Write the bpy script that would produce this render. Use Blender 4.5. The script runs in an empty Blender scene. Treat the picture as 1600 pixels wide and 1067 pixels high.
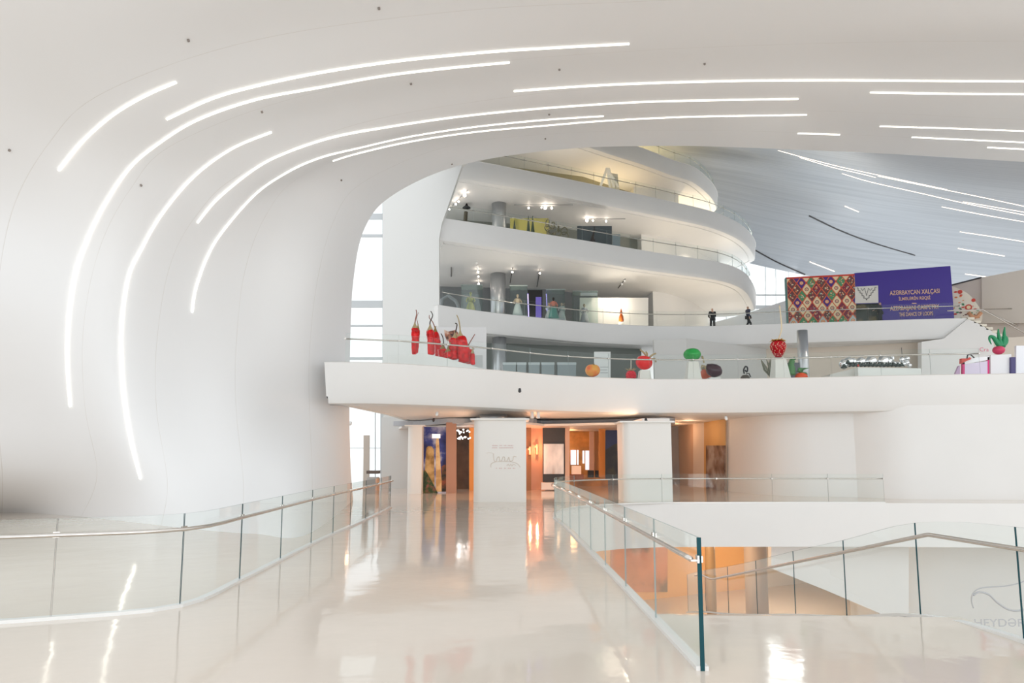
import bpy, bmesh, math, random
from mathutils import Vector, Matrix, noise
from mathutils.bvhtree import BVHTree
from mathutils.geometry import tessellate_polygon
random.seed(7)
S = bpy.context.scene
COL = S.collection
pi = math.pi
# ---------------------------------------------------------------- camera
F = 1067.0                       # focal length in pixels of a 1600 px wide frame
EYE = 1.70
TILT = math.atan(0.112)
CY = 592.3                       # row of the optical axis
cd = bpy.data.cameras.new('camera')
cam = bpy.data.objects.new('camera', cd); COL.objects.link(cam)
cam.location = (0, 0, EYE); cam.rotation_euler = (pi/2 + TILT, 0, 0)
cd.sensor_width = 36.0; cd.lens = 36.0*F/1600.0
cd.shift_y = (CY-533.5)/1600.0
cd.clip_start = 0.05; cd.clip_end = 600
S.camera = cam
# ---------------------------------------------------------------- sky, exposure
w = bpy.data.worlds.new('world'); S.world = w; w.use_nodes = True
bg = w.node_tree.nodes['Background']
bg.inputs[0].default_value = (0.95, 0.98, 1.0, 1); bg.inputs[1].default_value = 1.0
S.view_settings.view_transform = 'Standard'; S.view_settings.look = 'None'
S.view_settings.gamma = 1.0; S.view_settings.use_curve_mapping = False
S.view_settings.exposure = 0.42
S.cycles.max_bounces = 14; S.cycles.diffuse_bounces = 6; S.cycles.glossy_bounces = 5
S.cycles.transparent_max_bounces = 40; S.cycles.transmission_bounces = 4
S.cycles.caustics_reflective = False; S.cycles.caustics_refractive = False
S.cycles.sample_clamp_indirect = 6.0

def daylight(name, loc, target, sx, sy, power, color=(1,1,1)):
    l = bpy.data.lights.new(name, 'AREA'); l.shape = 'RECTANGLE'; l.size = sx; l.size_y = sy
    l.energy = power; l.color = color
    o = bpy.data.objects.new(name, l); COL.objects.link(o); o.location = loc
    o.rotation_euler = (Vector(target)-Vector(loc)).to_track_quat('-Z', 'Y').to_euler()
    return o
# daylight through the glass fronts of the hall (behind the visitor, and on the right)
daylight('facade_daylight', (5,-13,1.2), (5,-5,13), 30, 8, 2500, (0.94,0.97,1))
daylight('side_daylight', (34,8,8), (0,26,7), 26, 12, 250, (0.97,0.98,1))

daylight('far_window_daylight', (27,77,18), (14,52,13), 13, 8, 1500, (1,0.97,0.92))

# ---------------------------------------------------------------- pixel -> world
ct, st = math.cos(TILT), math.sin(TILT)
def ray(px, py):
    x = (px-800)/F; y = -(py-CY)/F
    return Vector((x, ct - y*st, st + y*ct))
O = Vector((0,0,EYE))
def PY(px, py, Y): d = ray(px, py); return O + d*(Y/d.y)
def PZ(px, py, Z): d = ray(px, py); return O + d*((Z-EYE)/d.z)
def crom(P, n):
    out = []
    for i in range(len(P)-1):
        p0 = P[max(i-1,0)]; p1 = P[i]; p2 = P[i+1]; p3 = P[min(i+2,len(P)-1)]
        for k in range(n):
            t = k/n
            out.append(tuple(0.5*((2*b)+(-a+c)*t+(2*a-5*b+4*c-d)*t*t+(-a+3*b-3*c+d)*t**3) for a,b,c,d in zip(p0,p1,p2,p3)))
    out.append(tuple(P[-1])); return out

# ---------------------------------------------------------------- materials
MATS = {}
def mat(name, col=(.8,.8,.8), rough=.5, metal=0, emit=None, es=1, spec=None, noise_amt=0, nscale=5, bump=0, bscale=30, coat=0):
    if name in MATS: return MATS[name]
    m = bpy.data.materials.new(name); m.use_nodes = True; nt = m.node_tree; b = nt.nodes['Principled BSDF']
    b.inputs['Base Color'].default_value = (*col,1); b.inputs['Roughness'].default_value = rough
    b.inputs['Metallic'].default_value = metal
    if spec is not None: b.inputs['Specular IOR Level'].default_value = spec
    if coat: b.inputs['Coat Weight'].default_value = coat; b.inputs['Coat Roughness'].default_value = .08
    if emit: b.inputs['Emission Color'].default_value = (*emit,1); b.inputs['Emission Strength'].default_value = es
    if noise_amt or bump:
        tc = nt.nodes.new('ShaderNodeTexCoord')
    if noise_amt:
        n = nt.nodes.new('ShaderNodeTexNoise'); n.inputs['Scale'].default_value = nscale; n.inputs['Detail'].default_value = 4
        nt.links.new(tc.outputs['Object'], n.inputs['Vector'])
        r = nt.nodes.new('ShaderNodeMapRange'); r.inputs[1].default_value=.3; r.inputs[2].default_value=.7
        nt.links.new(n.outputs[0], r.inputs[0])
        mx = nt.nodes.new('ShaderNodeMix'); mx.data_type='RGBA'
        mx.inputs[6].default_value = (*[c*(1-noise_amt) for c in col],1); mx.inputs[7].default_value = (*[min(1,c*(1+noise_amt)) for c in col],1)
        nt.links.new(r.outputs[0], mx.inputs[0]); nt.links.new(mx.outputs[2], b.inputs['Base Color'])
    if bump:
        n2 = nt.nodes.new('ShaderNodeTexNoise'); n2.inputs['Scale'].default_value = bscale; n2.inputs['Detail'].default_value = 3
        nt.links.new(tc.outputs['Object'], n2.inputs['Vector'])
        bp = nt.nodes.new('ShaderNodeBump'); bp.inputs['Strength'].default_value = bump; bp.inputs['Distance'].default_value = .02
        nt.links.new(n2.outputs[0], bp.inputs['Height']); nt.links.new(bp.outputs[0], b.inputs['Normal'])
    MATS[name] = m; return m
WHITE = mat('white_plaster', (.80,.80,.79), .55, noise_amt=.012, nscale=.6)
WHITE2 = mat('white_soffit', (.78,.77,.75), .6, noise_amt=.012, nscale=.6)
GREYP = mat('grey_plaster', (.66,.67,.66), .6)
STEEL = mat('brushed_steel', (.62,.58,.54), .22, 1)
CHROME = mat('silver', (.85,.86,.87), .08, 1)
COLUMN = mat('column_metal', (.52,.54,.56), .32, .7)
DARK = mat('dark_metal', (.05,.05,.055), .4)
STRIPM = mat('light_diffuser', (1,1,.95), .4, emit=(1,.96,.85), es=1.9)
STRIPW = mat('warm_light_diffuser', (1,.9,.8), .4, emit=(1,.82,.66), es=1.4)
BULB = mat('lamp_face', (1,.9,.8), .4, emit=(1,.86,.74), es=14)

def seam_mat():
    m = bpy.data.materials.new('shell_panels'); m.use_nodes = True; nt = m.node_tree; b = nt.nodes['Principled BSDF']
    b.inputs['Roughness'].default_value = .5
    uv = nt.nodes.new('ShaderNodeUVMap'); sp = nt.nodes.new('ShaderNodeSeparateXYZ'); nt.links.new(uv.outputs[0], sp.inputs[0])
    a = nt.nodes.new('ShaderNodeMath'); a.operation='MULTIPLY_ADD'; a.inputs[1].default_value=.8; a.inputs[2].default_value=.22
    nt.links.new(sp.outputs[0], a.inputs[0])
    fr = nt.nodes.new('ShaderNodeMath'); fr.operation='FRACT'; nt.links.new(a.outputs[0], fr.inputs[0])
    lt = nt.nodes.new('ShaderNodeMath'); lt.operation='LESS_THAN'; lt.inputs[1].default_value=.006; nt.links.new(fr.outputs[0], lt.inputs[0])
    n = nt.nodes.new('ShaderNodeTexNoise'); n.inputs['Scale'].default_value=3; nt.links.new(uv.outputs[0], n.inputs['Vector'])
    mm = nt.nodes.new('ShaderNodeMath'); mm.operation='MULTIPLY'; nt.links.new(lt.outputs[0], mm.inputs[0]); nt.links.new(n.outputs[0], mm.inputs[1])
    mx = nt.nodes.new('ShaderNodeMix'); mx.data_type='RGBA'; mx.inputs[6].default_value=(.80,.81,.82,1); mx.inputs[7].default_value=(.62,.60,.57,1)
    nt.links.new(mm.outputs[0], mx.inputs[0]); nt.links.new(mx.outputs[2], b.inputs['Base Color'])
    return m
SHELLM = seam_mat()
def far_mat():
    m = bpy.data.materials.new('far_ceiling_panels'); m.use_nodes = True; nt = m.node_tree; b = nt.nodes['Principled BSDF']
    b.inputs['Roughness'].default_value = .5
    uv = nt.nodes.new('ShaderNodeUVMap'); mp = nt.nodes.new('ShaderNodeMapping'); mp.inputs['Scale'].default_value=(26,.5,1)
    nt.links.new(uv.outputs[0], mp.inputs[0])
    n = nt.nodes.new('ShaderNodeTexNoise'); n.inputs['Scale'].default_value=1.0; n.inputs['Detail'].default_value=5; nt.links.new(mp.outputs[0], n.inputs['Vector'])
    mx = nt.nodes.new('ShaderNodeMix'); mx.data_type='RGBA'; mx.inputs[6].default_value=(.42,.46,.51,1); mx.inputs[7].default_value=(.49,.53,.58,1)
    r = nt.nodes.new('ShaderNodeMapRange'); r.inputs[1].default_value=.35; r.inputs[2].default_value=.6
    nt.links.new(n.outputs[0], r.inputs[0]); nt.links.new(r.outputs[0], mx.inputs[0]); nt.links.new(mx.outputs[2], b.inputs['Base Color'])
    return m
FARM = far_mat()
def floor_mat():
    m = bpy.data.materials.new('polished_floor'); m.use_nodes = True; nt = m.node_tree; b = nt.nodes['Principled BSDF']
    b.inputs['Roughness'].default_value = .05; b.inputs['Specular IOR Level'].default_value = .5
    tc = nt.nodes.new('ShaderNodeTexCoord')
    n = nt.nodes.new('ShaderNodeTexNoise'); n.inputs['Scale'].default_value=.35; n.inputs['Detail'].default_value=5; nt.links.new(tc.outputs['Object'], n.inputs['Vector'])
    mx = nt.nodes.new('ShaderNodeMix'); mx.data_type='RGBA'; mx.inputs[6].default_value=(.64,.56,.48,1); mx.inputs[7].default_value=(.70,.62,.54,1)
    nt.links.new(n.outputs[0], mx.inputs[0]); nt.links.new(mx.outputs[2], b.inputs['Base Color'])
    n2 = nt.nodes.new('ShaderNodeTexNoise'); n2.inputs['Scale'].default_value=1.6; n2.inputs['Detail'].default_value=3; nt.links.new(tc.outputs['Object'], n2.inputs['Vector'])
    bp = nt.nodes.new('ShaderNodeBump'); bp.inputs['Strength'].default_value=.35; bp.inputs['Distance'].default_value=.012
    nt.links.new(n2.outputs[0], bp.inputs['Height']); nt.links.new(bp.outputs[0], b.inputs['Normal'])
    n3 = nt.nodes.new('ShaderNodeTexNoise'); n3.inputs['Scale'].default_value=.6; nt.links.new(tc.outputs['Object'], n3.inputs['Vector'])
    rr = nt.nodes.new('ShaderNodeMapRange'); rr.inputs[3].default_value=.03; rr.inputs[4].default_value=.12; nt.links.new(n3.outputs[0], rr.inputs[0]); nt.links.new(rr.outputs[0], b.inputs['Roughness'])
    return m
FLOORM = floor_mat()
def glass_mat(name, tint, base=.045, k=1.0):
    m = bpy.data.materials.new(name); m.use_nodes = True; nt = m.node_tree; nt.nodes.remove(nt.nodes['Principled BSDF'])
    out = nt.nodes['Material Output']
    t = nt.nodes.new('ShaderNodeBsdfTransparent'); t.inputs[0].default_value=(*tint,1)
    g = nt.nodes.new('ShaderNodeBsdfGlossy'); g.inputs['Roughness'].default_value=.01; g.inputs[0].default_value=(.95,1,.98,1)
    lw = nt.nodes.new('ShaderNodeLayerWeight'); lw.inputs[0].default_value=.5
    p = nt.nodes.new('ShaderNodeMath'); p.operation='POWER'; p.inputs[1].default_value=5; nt.links.new(lw.outputs['Facing'], p.inputs[0])
    a = nt.nodes.new('ShaderNodeMath'); a.operation='MULTIPLY_ADD'; a.inputs[1].default_value=(1-base)*k; a.inputs[2].default_value=base; nt.links.new(p.outputs[0], a.inputs[0])
    mx = nt.nodes.new('ShaderNodeMixShader'); nt.links.new(a.outputs[0], mx.inputs[0]); nt.links.new(t.outputs[0], mx.inputs[1]); nt.links.new(g.outputs[0], mx.inputs[2])
    nt.links.new(mx.outputs[0], out.inputs[0]); return m
GLASS = glass_mat('clear_glass', (.975,.99,.985), base=.012, k=.6)
GLEDGE = mat('glass_edge', (.015,.07,.085), .5, spec=.1)
GLEDGE2 = mat('pale_glass_edge', (.30,.37,.37), .4, spec=.3)

# ---------------------------------------------------------------- object helpers
def link(name, me, parent=None):
    o = bpy.data.objects.new(name, me); COL.objects.link(o)
    if parent is not None:
        o.parent = parent; o.matrix_parent_inverse = parent.matrix_world.inverted() if False else Matrix.Translation(-parent.location)
    return o
def tag(o, label=None, cat=None, group=None, kind=None):
    if label: o['label'] = label
    if cat: o['category'] = cat
    if group: o['group'] = group
    if kind: o['kind'] = kind
    return o
def thing(name, label, cat, loc, group=None, kind=None):
    o = bpy.data.objects.new(name, None); COL.objects.link(o); o.location = Vector(loc); o.empty_display_size = .2
    return tag(o, label, cat, group, kind)
def mesh(name, V, Fc, m, parent=None, smooth=False, mi=None, uv=None):
    me = bpy.data.meshes.new(name); me.from_pydata([tuple(v) for v in V], [], Fc)
    ms = m if isinstance(m, (list,tuple)) else [m]
    for x in ms: me.materials.append(x)
    if mi: me.polygons.foreach_set('material_index', mi)
    if smooth: me.polygons.foreach_set('use_smooth', [True]*len(me.polygons))
    if uv:
        l = me.uv_layers.new(name='UVMap')
        for lp in me.loops: l.data[lp.index].uv = uv[lp.vertex_index]
    me.update()
    return link(name, me, parent)
class MB:
    def __init__(s): s.V=[]; s.F=[]; s.M=[]; s.m=0
    def quadgrid(s, rows, closed=False):
        n=len(rows[0]); b=len(s.V)
        for r in rows: s.V += [Vector(p) for p in r]
        for i in range(len(rows)-1):
            for j in range(n if closed else n-1):
                k=(j+1)%n
                s.F.append((b+i*n+j,b+i*n+k,b+(i+1)*n+k,b+(i+1)*n+j)); s.M.append(s.m)
        return b,n
    def face(s, P):
        b=len(s.V); s.V += [Vector(p) for p in P]; s.F.append(tuple(range(b,b+len(P)))); s.M.append(s.m)
    def box(s, c, sx, sy, sz, rz=0, R=None):
        c=Vector(c); R = R or Matrix.Rotation(rz,3,'Z'); b=len(s.V)
        for z in (-.5,.5):
            for x,y in ((-.5,-.5),(.5,-.5),(.5,.5),(-.5,.5)): s.V.append(c+R@Vector((x*sx,y*sy,z*sz)))
        for f in ((3,2,1,0),(4,5,6,7),(0,1,5,4),(1,2,6,5),(2,3,7,6),(3,0,4,7)): s.F.append(tuple(b+i for i in f)); s.M.append(s.m)
    def prism(s, poly, z0, z1):      # poly: xy list ; vertical extrusion
        b=len(s.V); n=len(poly)
        z0f = z0 if callable(z0) else (lambda p: z0); z1f = z1 if callable(z1) else (lambda p: z1)
        for p in poly: s.V.append(Vector((p[0],p[1],z0f(p))))
        for p in poly: s.V.append(Vector((p[0],p[1],z1f(p))))
        for i in range(n): k=(i+1)%n; s.F.append((b+i,b+k,b+n+k,b+n+i)); s.M.append(s.m)
        for t in tessellate_polygon([[Vector((p[0],p[1],0)) for p in poly]]):
            s.F.append(tuple(b+i for i in t)); s.M.append(s.m); s.F.append(tuple(b+n+i for i in reversed(t))); s.M.append(s.m)
    def slabface(s, P, off):         # planar polygon P (3D) extruded by vector off
        b=len(s.V); n=len(P); off=Vector(off)
        for p in P: s.V.append(Vector(p))
        for p in P: s.V.append(Vector(p)+off)
        for i in range(n): k=(i+1)%n; s.F.append((b+i,b+k,b+n+k,b+n+i)); s.M.append(s.m)
        for t in tessellate_polygon([[Vector(p) for p in P]]):
            s.F.append(tuple(b+i for i in t)); s.M.append(s.m); s.F.append(tuple(b+n+i for i in reversed(t))); s.M.append(s.m)
    def sweep(s, P, R, n=10, flat=1.0, caps=True, fn=None):
        P=[Vector(p) for p in P]
        if not isinstance(R,(list,tuple)): R=[R]*len(P)
        up=None; rows=[]
        for i,p in enumerate(P):
            t=(P[min(i+1,len(P)-1)]-P[max(i-1,0)]).normalized()
            if up is None: up = Vector((0,1,0)) if abs(t.z)>.7 else Vector((0,0,1))
            a=t.cross(up)
            if a.length<1e-5: a=t.cross(Vector((1,0,0)))
            a.normalize(); bb=a.cross(t).normalized(); up=bb
            row=[]
            for j in range(n):
                an=2*pi*j/n; r=R[i]
                d=a*math.cos(an)+bb*math.sin(an)*flat
                if fn: r*=fn(i/(len(P)-1),an)
                row.append(p+d*r)
            rows.append(row)
        b,_=s.quadgrid(rows,True)
        if caps:
            s.F.append(tuple(b+j for j in reversed(range(n)))); s.M.append(s.m)
            e=b+(len(rows)-1)*n; s.F.append(tuple(e+j for j in range(n))); s.M.append(s.m)
    def lathe(s, c, prof, n=20, sq=(1,1), fn=None):
        c=Vector(c); rows=[]
        for i,(r,z) in enumerate(prof):
            row=[]
            for j in range(n):
                an=2*pi*j/n; rr=r*(fn(an,i/(len(prof)-1)) if fn else 1)
                row.append(c+Vector((rr*math.cos(an)*sq[0],rr*math.sin(an)*sq[1],z)))
            rows.append(row)
        b,_=s.quadgrid(rows,True)
        s.F.append(tuple(b+j for j in reversed(range(n)))); s.M.append(s.m)
        e=b+(len(rows)-1)*n; s.F.append(tuple(e+j for j in range(n))); s.M.append(s.m)
    def build(s, name, m, parent=None, smooth=False):
        return mesh(name, s.V, s.F, m, parent, smooth, s.M if isinstance(m,(list,tuple)) else None)
def autosmooth(o, ang=35):
    me=o.data; bm=bmesh.new(); bm.from_mesh(me)
    for f in bm.faces: f.smooth=True
    for e in bm.edges:
        if len(e.link_faces)==2 and e.calc_face_angle(0)>math.radians(ang): e.smooth=False
    bm.to_mesh(me); bm.free(); return o
def fixn(o):
    bm=bmesh.new(); bm.from_mesh(o.data); bmesh.ops.recalc_face_normals(bm, faces=bm.faces); bm.to_mesh(o.data); bm.free(); return o

# ================================================================ NEAR SHELL (left wall rolling over into the ceiling)
RINGS = [
 ([(552,782),(548,730),(546,640),(547,550),(552,440),(570,356),(615,304),(720,258),(880,233),(1050,228),(1200,232),(1400,241),(1600,253),(1850,268)], 26.0),
 ([(484,835),(486,740),(482,640),(482,550),(494,440),(520,345),(565,285),(700,228),(870,208),(1050,203),(1200,205),(1400,213),(1600,223),(1850,236)], 23.8),
 ([(400,836),(402,750),(392,640),(390,550),(402,430),(435,335),(490,272),(640,218),(850,188),(1040,180),(1220,178),(1400,185),(1600,195),(1850,206)], 21.6),
 ([(300,828),(305,755),(292,640),(295,540),(312,425),(350,345),(420,283),(590,212),(830,168),(1040,155),(1220,150),(1400,151),(1600,156),(1850,162)], 19.8),
 ([(200,816),(215,748),(194,640),(190,530),(213,405),(260,320),(330,250),(520,170),(800,125),(1040,108),(1220,102),(1400,100),(1600,101),(1850,103)], 17.9),
 ([(100,806),(125,740),(108,635),(106,510),(130,385),(180,285),(255,210),(470,135),(760,85),(1020,65),(1220,56),(1400,51),(1600,49),(1850,50)], 16.2),
 ([(0,801),(0,740),(-10,620),(-10,480),(15,330),(75,220),(165,140),(400,60),(720,15),(1010,0),(1220,-10),(1400,-15),(1600,-18),(1850,-20)], 14.4),
 ([(-230,806),(-250,730),(-280,600),(-280,420),(-230,240),(-120,100),(30,10),(320,-60),(680,-110),(1000,-120),(1220,-130),(1400,-130),(1600,-130),(1850,-130)], 12.0),
 ([(-750,822),(-770,700),(-800,560),(-800,350),(-700,100),(-500,-100),(-150,-220),(220,-320),(640,-350),(1000,-360),(1220,-360),(1400,-360),(1600,-360),(1850,-360)], 9.5),
]
ctrl = []
LIPY = [26,26,26,26,26,26,26,26,26,26,26,29,32,36]
for k,(P,Y) in enumerate(RINGS):
    row=[]; yb = PZ(P[0][0],P[0][1],0).y
    for i,(px,py) in enumerate(P):
        if i==0: row.append(PZ(px,py,-.02)); continue
        yy = Y
        if k==1 and 2<=i<=4: yy = 23.2
        if i==1: yy = Y*.45+yb*.55
        if i==2: yy = Y*.78+yb*.22 if k>1 else yy
        if i==3: yy = Y*.93+yb*.07 if k>1 else yy
        if k>=5 and 1<=i<=5: yy += (1.0,2.2,3.0,4.0)[k-5]*(.5 if i in(1,5) else 1)
        if i>10:
            yy += (LIPY[i]-26)*max(0,1-k/5.0)
        row.append(PY(px,py,yy))
    ctrl.append(row)
def surf_grid(ctrl, nu, nv):
    rows=[crom([tuple(p) for p in r], nv) for r in ctrl]
    cols=[crom([rows[k][j] for k in range(len(rows))], nu) for j in range(len(rows[0]))]
    G=[[Vector(cols[j][i]) for j in range(len(cols))] for i in range(len(cols[0]))]
    uv=[(i/nu, j/nv) for i in range(len(G)) for j in range(len(G[0]))]
    return G, uv
G, UV = surf_grid(ctrl, 8, 8)
b = MB(); b.quadgrid(G)
shell = mesh('wall_left', b.V, b.F, SHELLM, None, True, uv=UV); tag(shell, 'white curved wall rolling over into the ceiling with light lines', kind='structure')
bvh_near = BVHTree.FromPolygons([v for v in b.V], b.F)
# ================================================================ FAR CEILING
cols = [700,850,1000,1100,1200,1300,1400,1600,1850]
lipc = [(700,252),(850,227),(1000,220),(1100,220),(1200,226),(1300,236),(1400,241),(1600,253),(1850,268)]
FR = [
 ([p[1] for p in lipc],            [26,26,26,26,26,27.5,29,32,36]),
 ([222,205,202,204,214,229,243,259,276], [36,36,36,36,36,33,31.5,34,38]),
 ([210,205,208,212,226,243,258,282,303], [60,62,63,64,62,50,42,39,41]),
 ([230,235,240,248,264,281,297,322,342], [62,65,67,68,68,64,57,48,46]),
 ([290,290,300,312,334,353,369,390,410], [64,66,68,70,71,70,68,60,55]),
 ([380,380,385,395,418,437,448,455,465], [66,66,68,71,73,75,75,71,66]),
]
fctrl = [[PY(c, y, Y) for c,y,Y in zip(cols, ys, Ys)] for ys,Ys in FR]
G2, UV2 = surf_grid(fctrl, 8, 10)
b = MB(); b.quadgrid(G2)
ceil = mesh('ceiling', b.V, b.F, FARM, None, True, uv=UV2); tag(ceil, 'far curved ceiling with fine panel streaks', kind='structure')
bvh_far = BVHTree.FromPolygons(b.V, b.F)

def on_shell(px, py, far=False, near_first=False):
    d = ray(px,py)
    for bv in ([bvh_far] if far else [bvh_near, bvh_far]):
        h = bv.ray_cast(O, d.normalized())
        if h[0] is not None:
            n = h[1] if h[1].dot(d) < 0 else -h[1]
            return h[0], n
    return None
def ribbon(name, pts, far, width, m, label, cat, group, parent=None, depth=.03, kind=None):
    pts = crom(pts, 8); W=[]
    for px,py in pts:
        h = on_shell(px,py,far)
        if h: W.append(h)
    if len(W)<2: print('ribbon missed', label); return
    rows=[]
    for i,(p,n) in enumerate(W):
        t=(W[min(i+1,len(W)-1)][0]-W[max(i-1,0)][0]).normalized(); s=t.cross(n).normalized()*width/2
        rows.append([p-s-n*.05, p-s+n*depth, p+s+n*depth, p+s-n*.05])
    b=MB(); b.quadgrid(rows, True); e=len(b.V)-4
    b.F.append((0,1,2,3)); b.M.append(0); b.F.append((e+3,e+2,e+1,e)); b.M.append(0)
    o=b.build(name, m, parent); fixn(o); tag(o,label,cat,group,kind); return o
NS = [
 ([(92,266),(130,220),(175,180),(225,150),(275,128)], 'short curved light line nearest the upper left corner'),
 ([(260,186),(330,154),(400,134),(500,113),(620,95),(760,81),(870,74),(983,68)], 'uppermost long light line arching over the ceiling'),
 ([(110,635),(105,560),(108,490),(117,430),(130,390),(155,335),(200,265),(250,222),(310,186),(400,155),(500,136),(600,118),(700,106),(796,97)], 'longest light line, climbing the far left of the wall and over the ceiling'),
 ([(220,748),(205,690),(194,620),(190,550),(192,490),(202,430),(219,393),(250,338),(300,278),(360,233),(424,206)], 'light line on the left wall reaching lowest towards the floor'),
 ([(308,348),(340,310),(400,262),(450,237),(520,214),(600,199),(700,184),(800,173),(900,165),(1000,159),(1120,156),(1247,154)], 'long light line in the middle of the ceiling, starting at a steep left end'),
 ([(300,488),(306,450),(325,398),(350,358),(400,302),(450,268),(500,246),(560,231),(640,213),(740,198),(850,187),(943,181)], 'light line sweeping from the wall nearest the opening, ending above the arch'),
 ([(520,251),(560,239),(640,221),(740,206),(850,196),(950,188),(1080,182),(1260,179)], 'lowest ceiling light line just above the arched opening'),
 ([(803,142),(900,135),(1000,130),(1150,126),(1300,125),(1450,126),(1640,127)], 'long nearly straight light line running off the right side'),
 ([(1360,144),(1480,146),(1640,147)], 'light line at the right just below the long straight one'),
 ([(1375,197),(1480,200),(1640,206)], 'upper of the three light lines grouped at the right'),
 ([(1425,214),(1640,224)], 'middle of the three light lines grouped at the right'),
 ([(1543,230),(1640,235)], 'short lowest light line grouped at the right edge'),
 ([(1247,208),(1312,210)], 'very short light line just right of the arch top'),
]
for P,l in NS: ribbon('ceiling_light', P, False, .040, STRIPM, l, 'light', 'light lines in the near ceiling')
FS = [
 ([(1216,235),(1260,247),(1320,262),(1400,279),(1480,296)], 'topmost long light line on the far ceiling'),
 ([(1250,246),(1300,261),(1340,270),(1368,277)], 'short doubled light line near the start of the far ceiling'),
 ([(1372,275),(1450,291),(1520,305),(1600,322),(1640,331)], 'second long light line on the far ceiling, reaching the right edge'),
 ([(1316,271),(1360,284),(1440,302),(1520,320),(1640,343)], 'third long light line on the far ceiling'),
 ([(1505,315),(1570,326),(1640,338)], 'light line lying between the long ones at the far right'),
 ([(1472,323),(1540,336),(1640,353)], 'light line below the long ones at the far right'),
 ([(1320,322),(1342,331)], 'very short slanting light line in the middle of the far ceiling'),
 ([(1500,362),(1560,371),(1640,384)], 'bright light line alone at the right of the far ceiling'),
 ([(1497,388),(1570,400)], 'dim light line above the right end of the banner'),
 ([(1265,409),(1304,424)], 'short light line just above the carpet patterned banner'),
 ([(1508,428),(1545,433)], 'short light line beside the top right corner of the banner'),
]
for P,l in FS: ribbon('ceiling_light', P, True, .065, STRIPW, l, 'light', 'light lines in the far ceiling')
for P,l in (([(1264,337),(1310,359),(1360,378),(1430,399)],'long dark slot'),([(1180,391),(1215,410),(1258,429)],'dark slot near the balconies')):
    ribbon('trim_slot', P, True, .14, DARK, None, None, None, kind='structure')
for px,py,fa in ((294,62,0),(592,12,0),(15,234,0),(409,174,0),(642,130,0),(874,108,0),(1101,99,0),(220,289,0),(858,178,0),(852,216,0),(533,281,0),(706,256,0)):
    h=on_shell(px,py,bool(fa))
    if h:
        b=MB(); p,n=h; b.sweep([p-n*.02,p+n*.04,p+n*.05],[.03,.03,.012],8); tag(b.build('sprinkler_head',mat('sprinkler',(.25,.22,.2),.4)), 'tiny sprinkler head dotted on the white curved ceiling','sprinkler','sprinkler heads in the ceiling')

# ================================================================ FLOORS
void = [(1.54,7.47),(1.42,11),(1.3,15),(1.2,18.9),(1.25,20.5),(1.75,22.4),(3,23.9),(4.9,24.8),(8,25.0),(13.6,25.0)]
poly = [(-34,-14),(4.75,-14),(4.75,7.47)] + crom(void,5) + [(30,24),(30,52),(-34,52)]
b=MB(); n=len(poly)
b.prism(poly, -1.55, 0)
me_idx=[]
for f in b.F:
    me_idx.append(0 if all(abs(b.V[i].z)<1e-6 for i in f) else 1)
b.M=me_idx
fl=fixn(b.build('floor',[FLOORM,WHITE])); tag(fl,'polished cream floor of the hall',kind='structure')
b=MB(); b.box((15,19,-6.2),100,70,.4)
tag(b.build('floor_lower', FLOORM),'lower hall floor',kind='structure')

def offset_poly(P, d):
    n=len(P); area=sum(P[i][0]*P[(i+1)%n][1]-P[(i+1)%n][0]*P[i][1] for i in range(n)); sg=1 if area>0 else -1
    out=[]
    for i in range(n):
        a=Vector(P[i-1][:2]); c=Vector(P[(i+1)%n][:2]); p=Vector(P[i][:2])
        e1=(p-a).normalized(); e2=(c-p).normalized()
        n1=Vector((-e1.y,e1.x))*sg; n2=Vector((-e2.y,e2.x))*sg
        m=(n1+n2)
        if m.length<.2: m=n1
        m.normalize(); k=max(.5,m.dot(n1))
        out.append(p+m*d/k)
    return out
def slab(name, front, Z, back, H, label, m=WHITE):
    fr=[tuple(PZ(px,py,Z)[:2]) for px,py in front]; fr=crom(fr,5)
    P=fr+[tuple(q) for q in back]
    prof=[(0,0),(.03,-.02),(.10,-H*.82),(.22,-H*.97),(.40,-H),(.62,-H),(.64,-H+.05),(.72,-H+.05),(.74,-H)]
    b=MB(); rows=[]
    for d,dz in prof: rows.append([(q.x,q.y,Z+dz) for q in offset_poly(P,d)])
    b.quadgrid(rows,True)
    for row in (rows[0],rows[-1]):
        base=len(b.V); b.V+=[Vector(p) for p in row]
        for t in tessellate_polygon([[Vector((p[0],p[1],0)) for p in row]]): b.F.append(tuple(base+i for i in t)); b.M.append(0)
    o=b.build(name, m); fixn(o); autosmooth(o,40); tag(o,label,kind='structure'); return fr
E = [(505,565),(560,565.5),(597,566.5),(660,570),(765,577),(830,583),(900,588),(980,591),(1060,592),(1180,591),(1300,588.5),(1400,586),(1500,584.5),(1600,583),(1750,579)]
frE = slab('balcony_slab', E, 4.9, [(30,26),(30,52),(-5.6,52),(-5.8,30)], 1.45, 'lowest white balcony slab carrying the fruit sculptures')
D = [(684,476),(760,487),(860,498),(920,504),(1000,508.5),(1060,509.5),(1120,509),(1240,505),(1360,501),(1480,497.5),(1512,497)]
frD = slab('balcony_slab', D, 10.3, [(33,47),(33,66),(-7.5,66),(-7.5,41.5),(-5.2,39.6)], 1.3, 'white balcony slab on which two suited men stand')
C = [(684,339),(780,354),(860,367),(940,380),(1005,391),(1070,401),(1120,409),(1150,418),(1168,430),(1178,447),(1182,462)]
frC = slab('balcony_slab', C, 15.7, [(20.9,61.3),(19.6,62),(17.8,62.1),(12,63.5),(-7.5,64),(-7.5,42.5),(-5.2,40.9)], 1.35, 'white rounded balcony slab above the suited men')
Bp = [(690,241),(780,258),(860,274),(960,295),(1060,317),(1115,331),(1150,346),(1170,361),(1180,376),(1181,386)]
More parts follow.
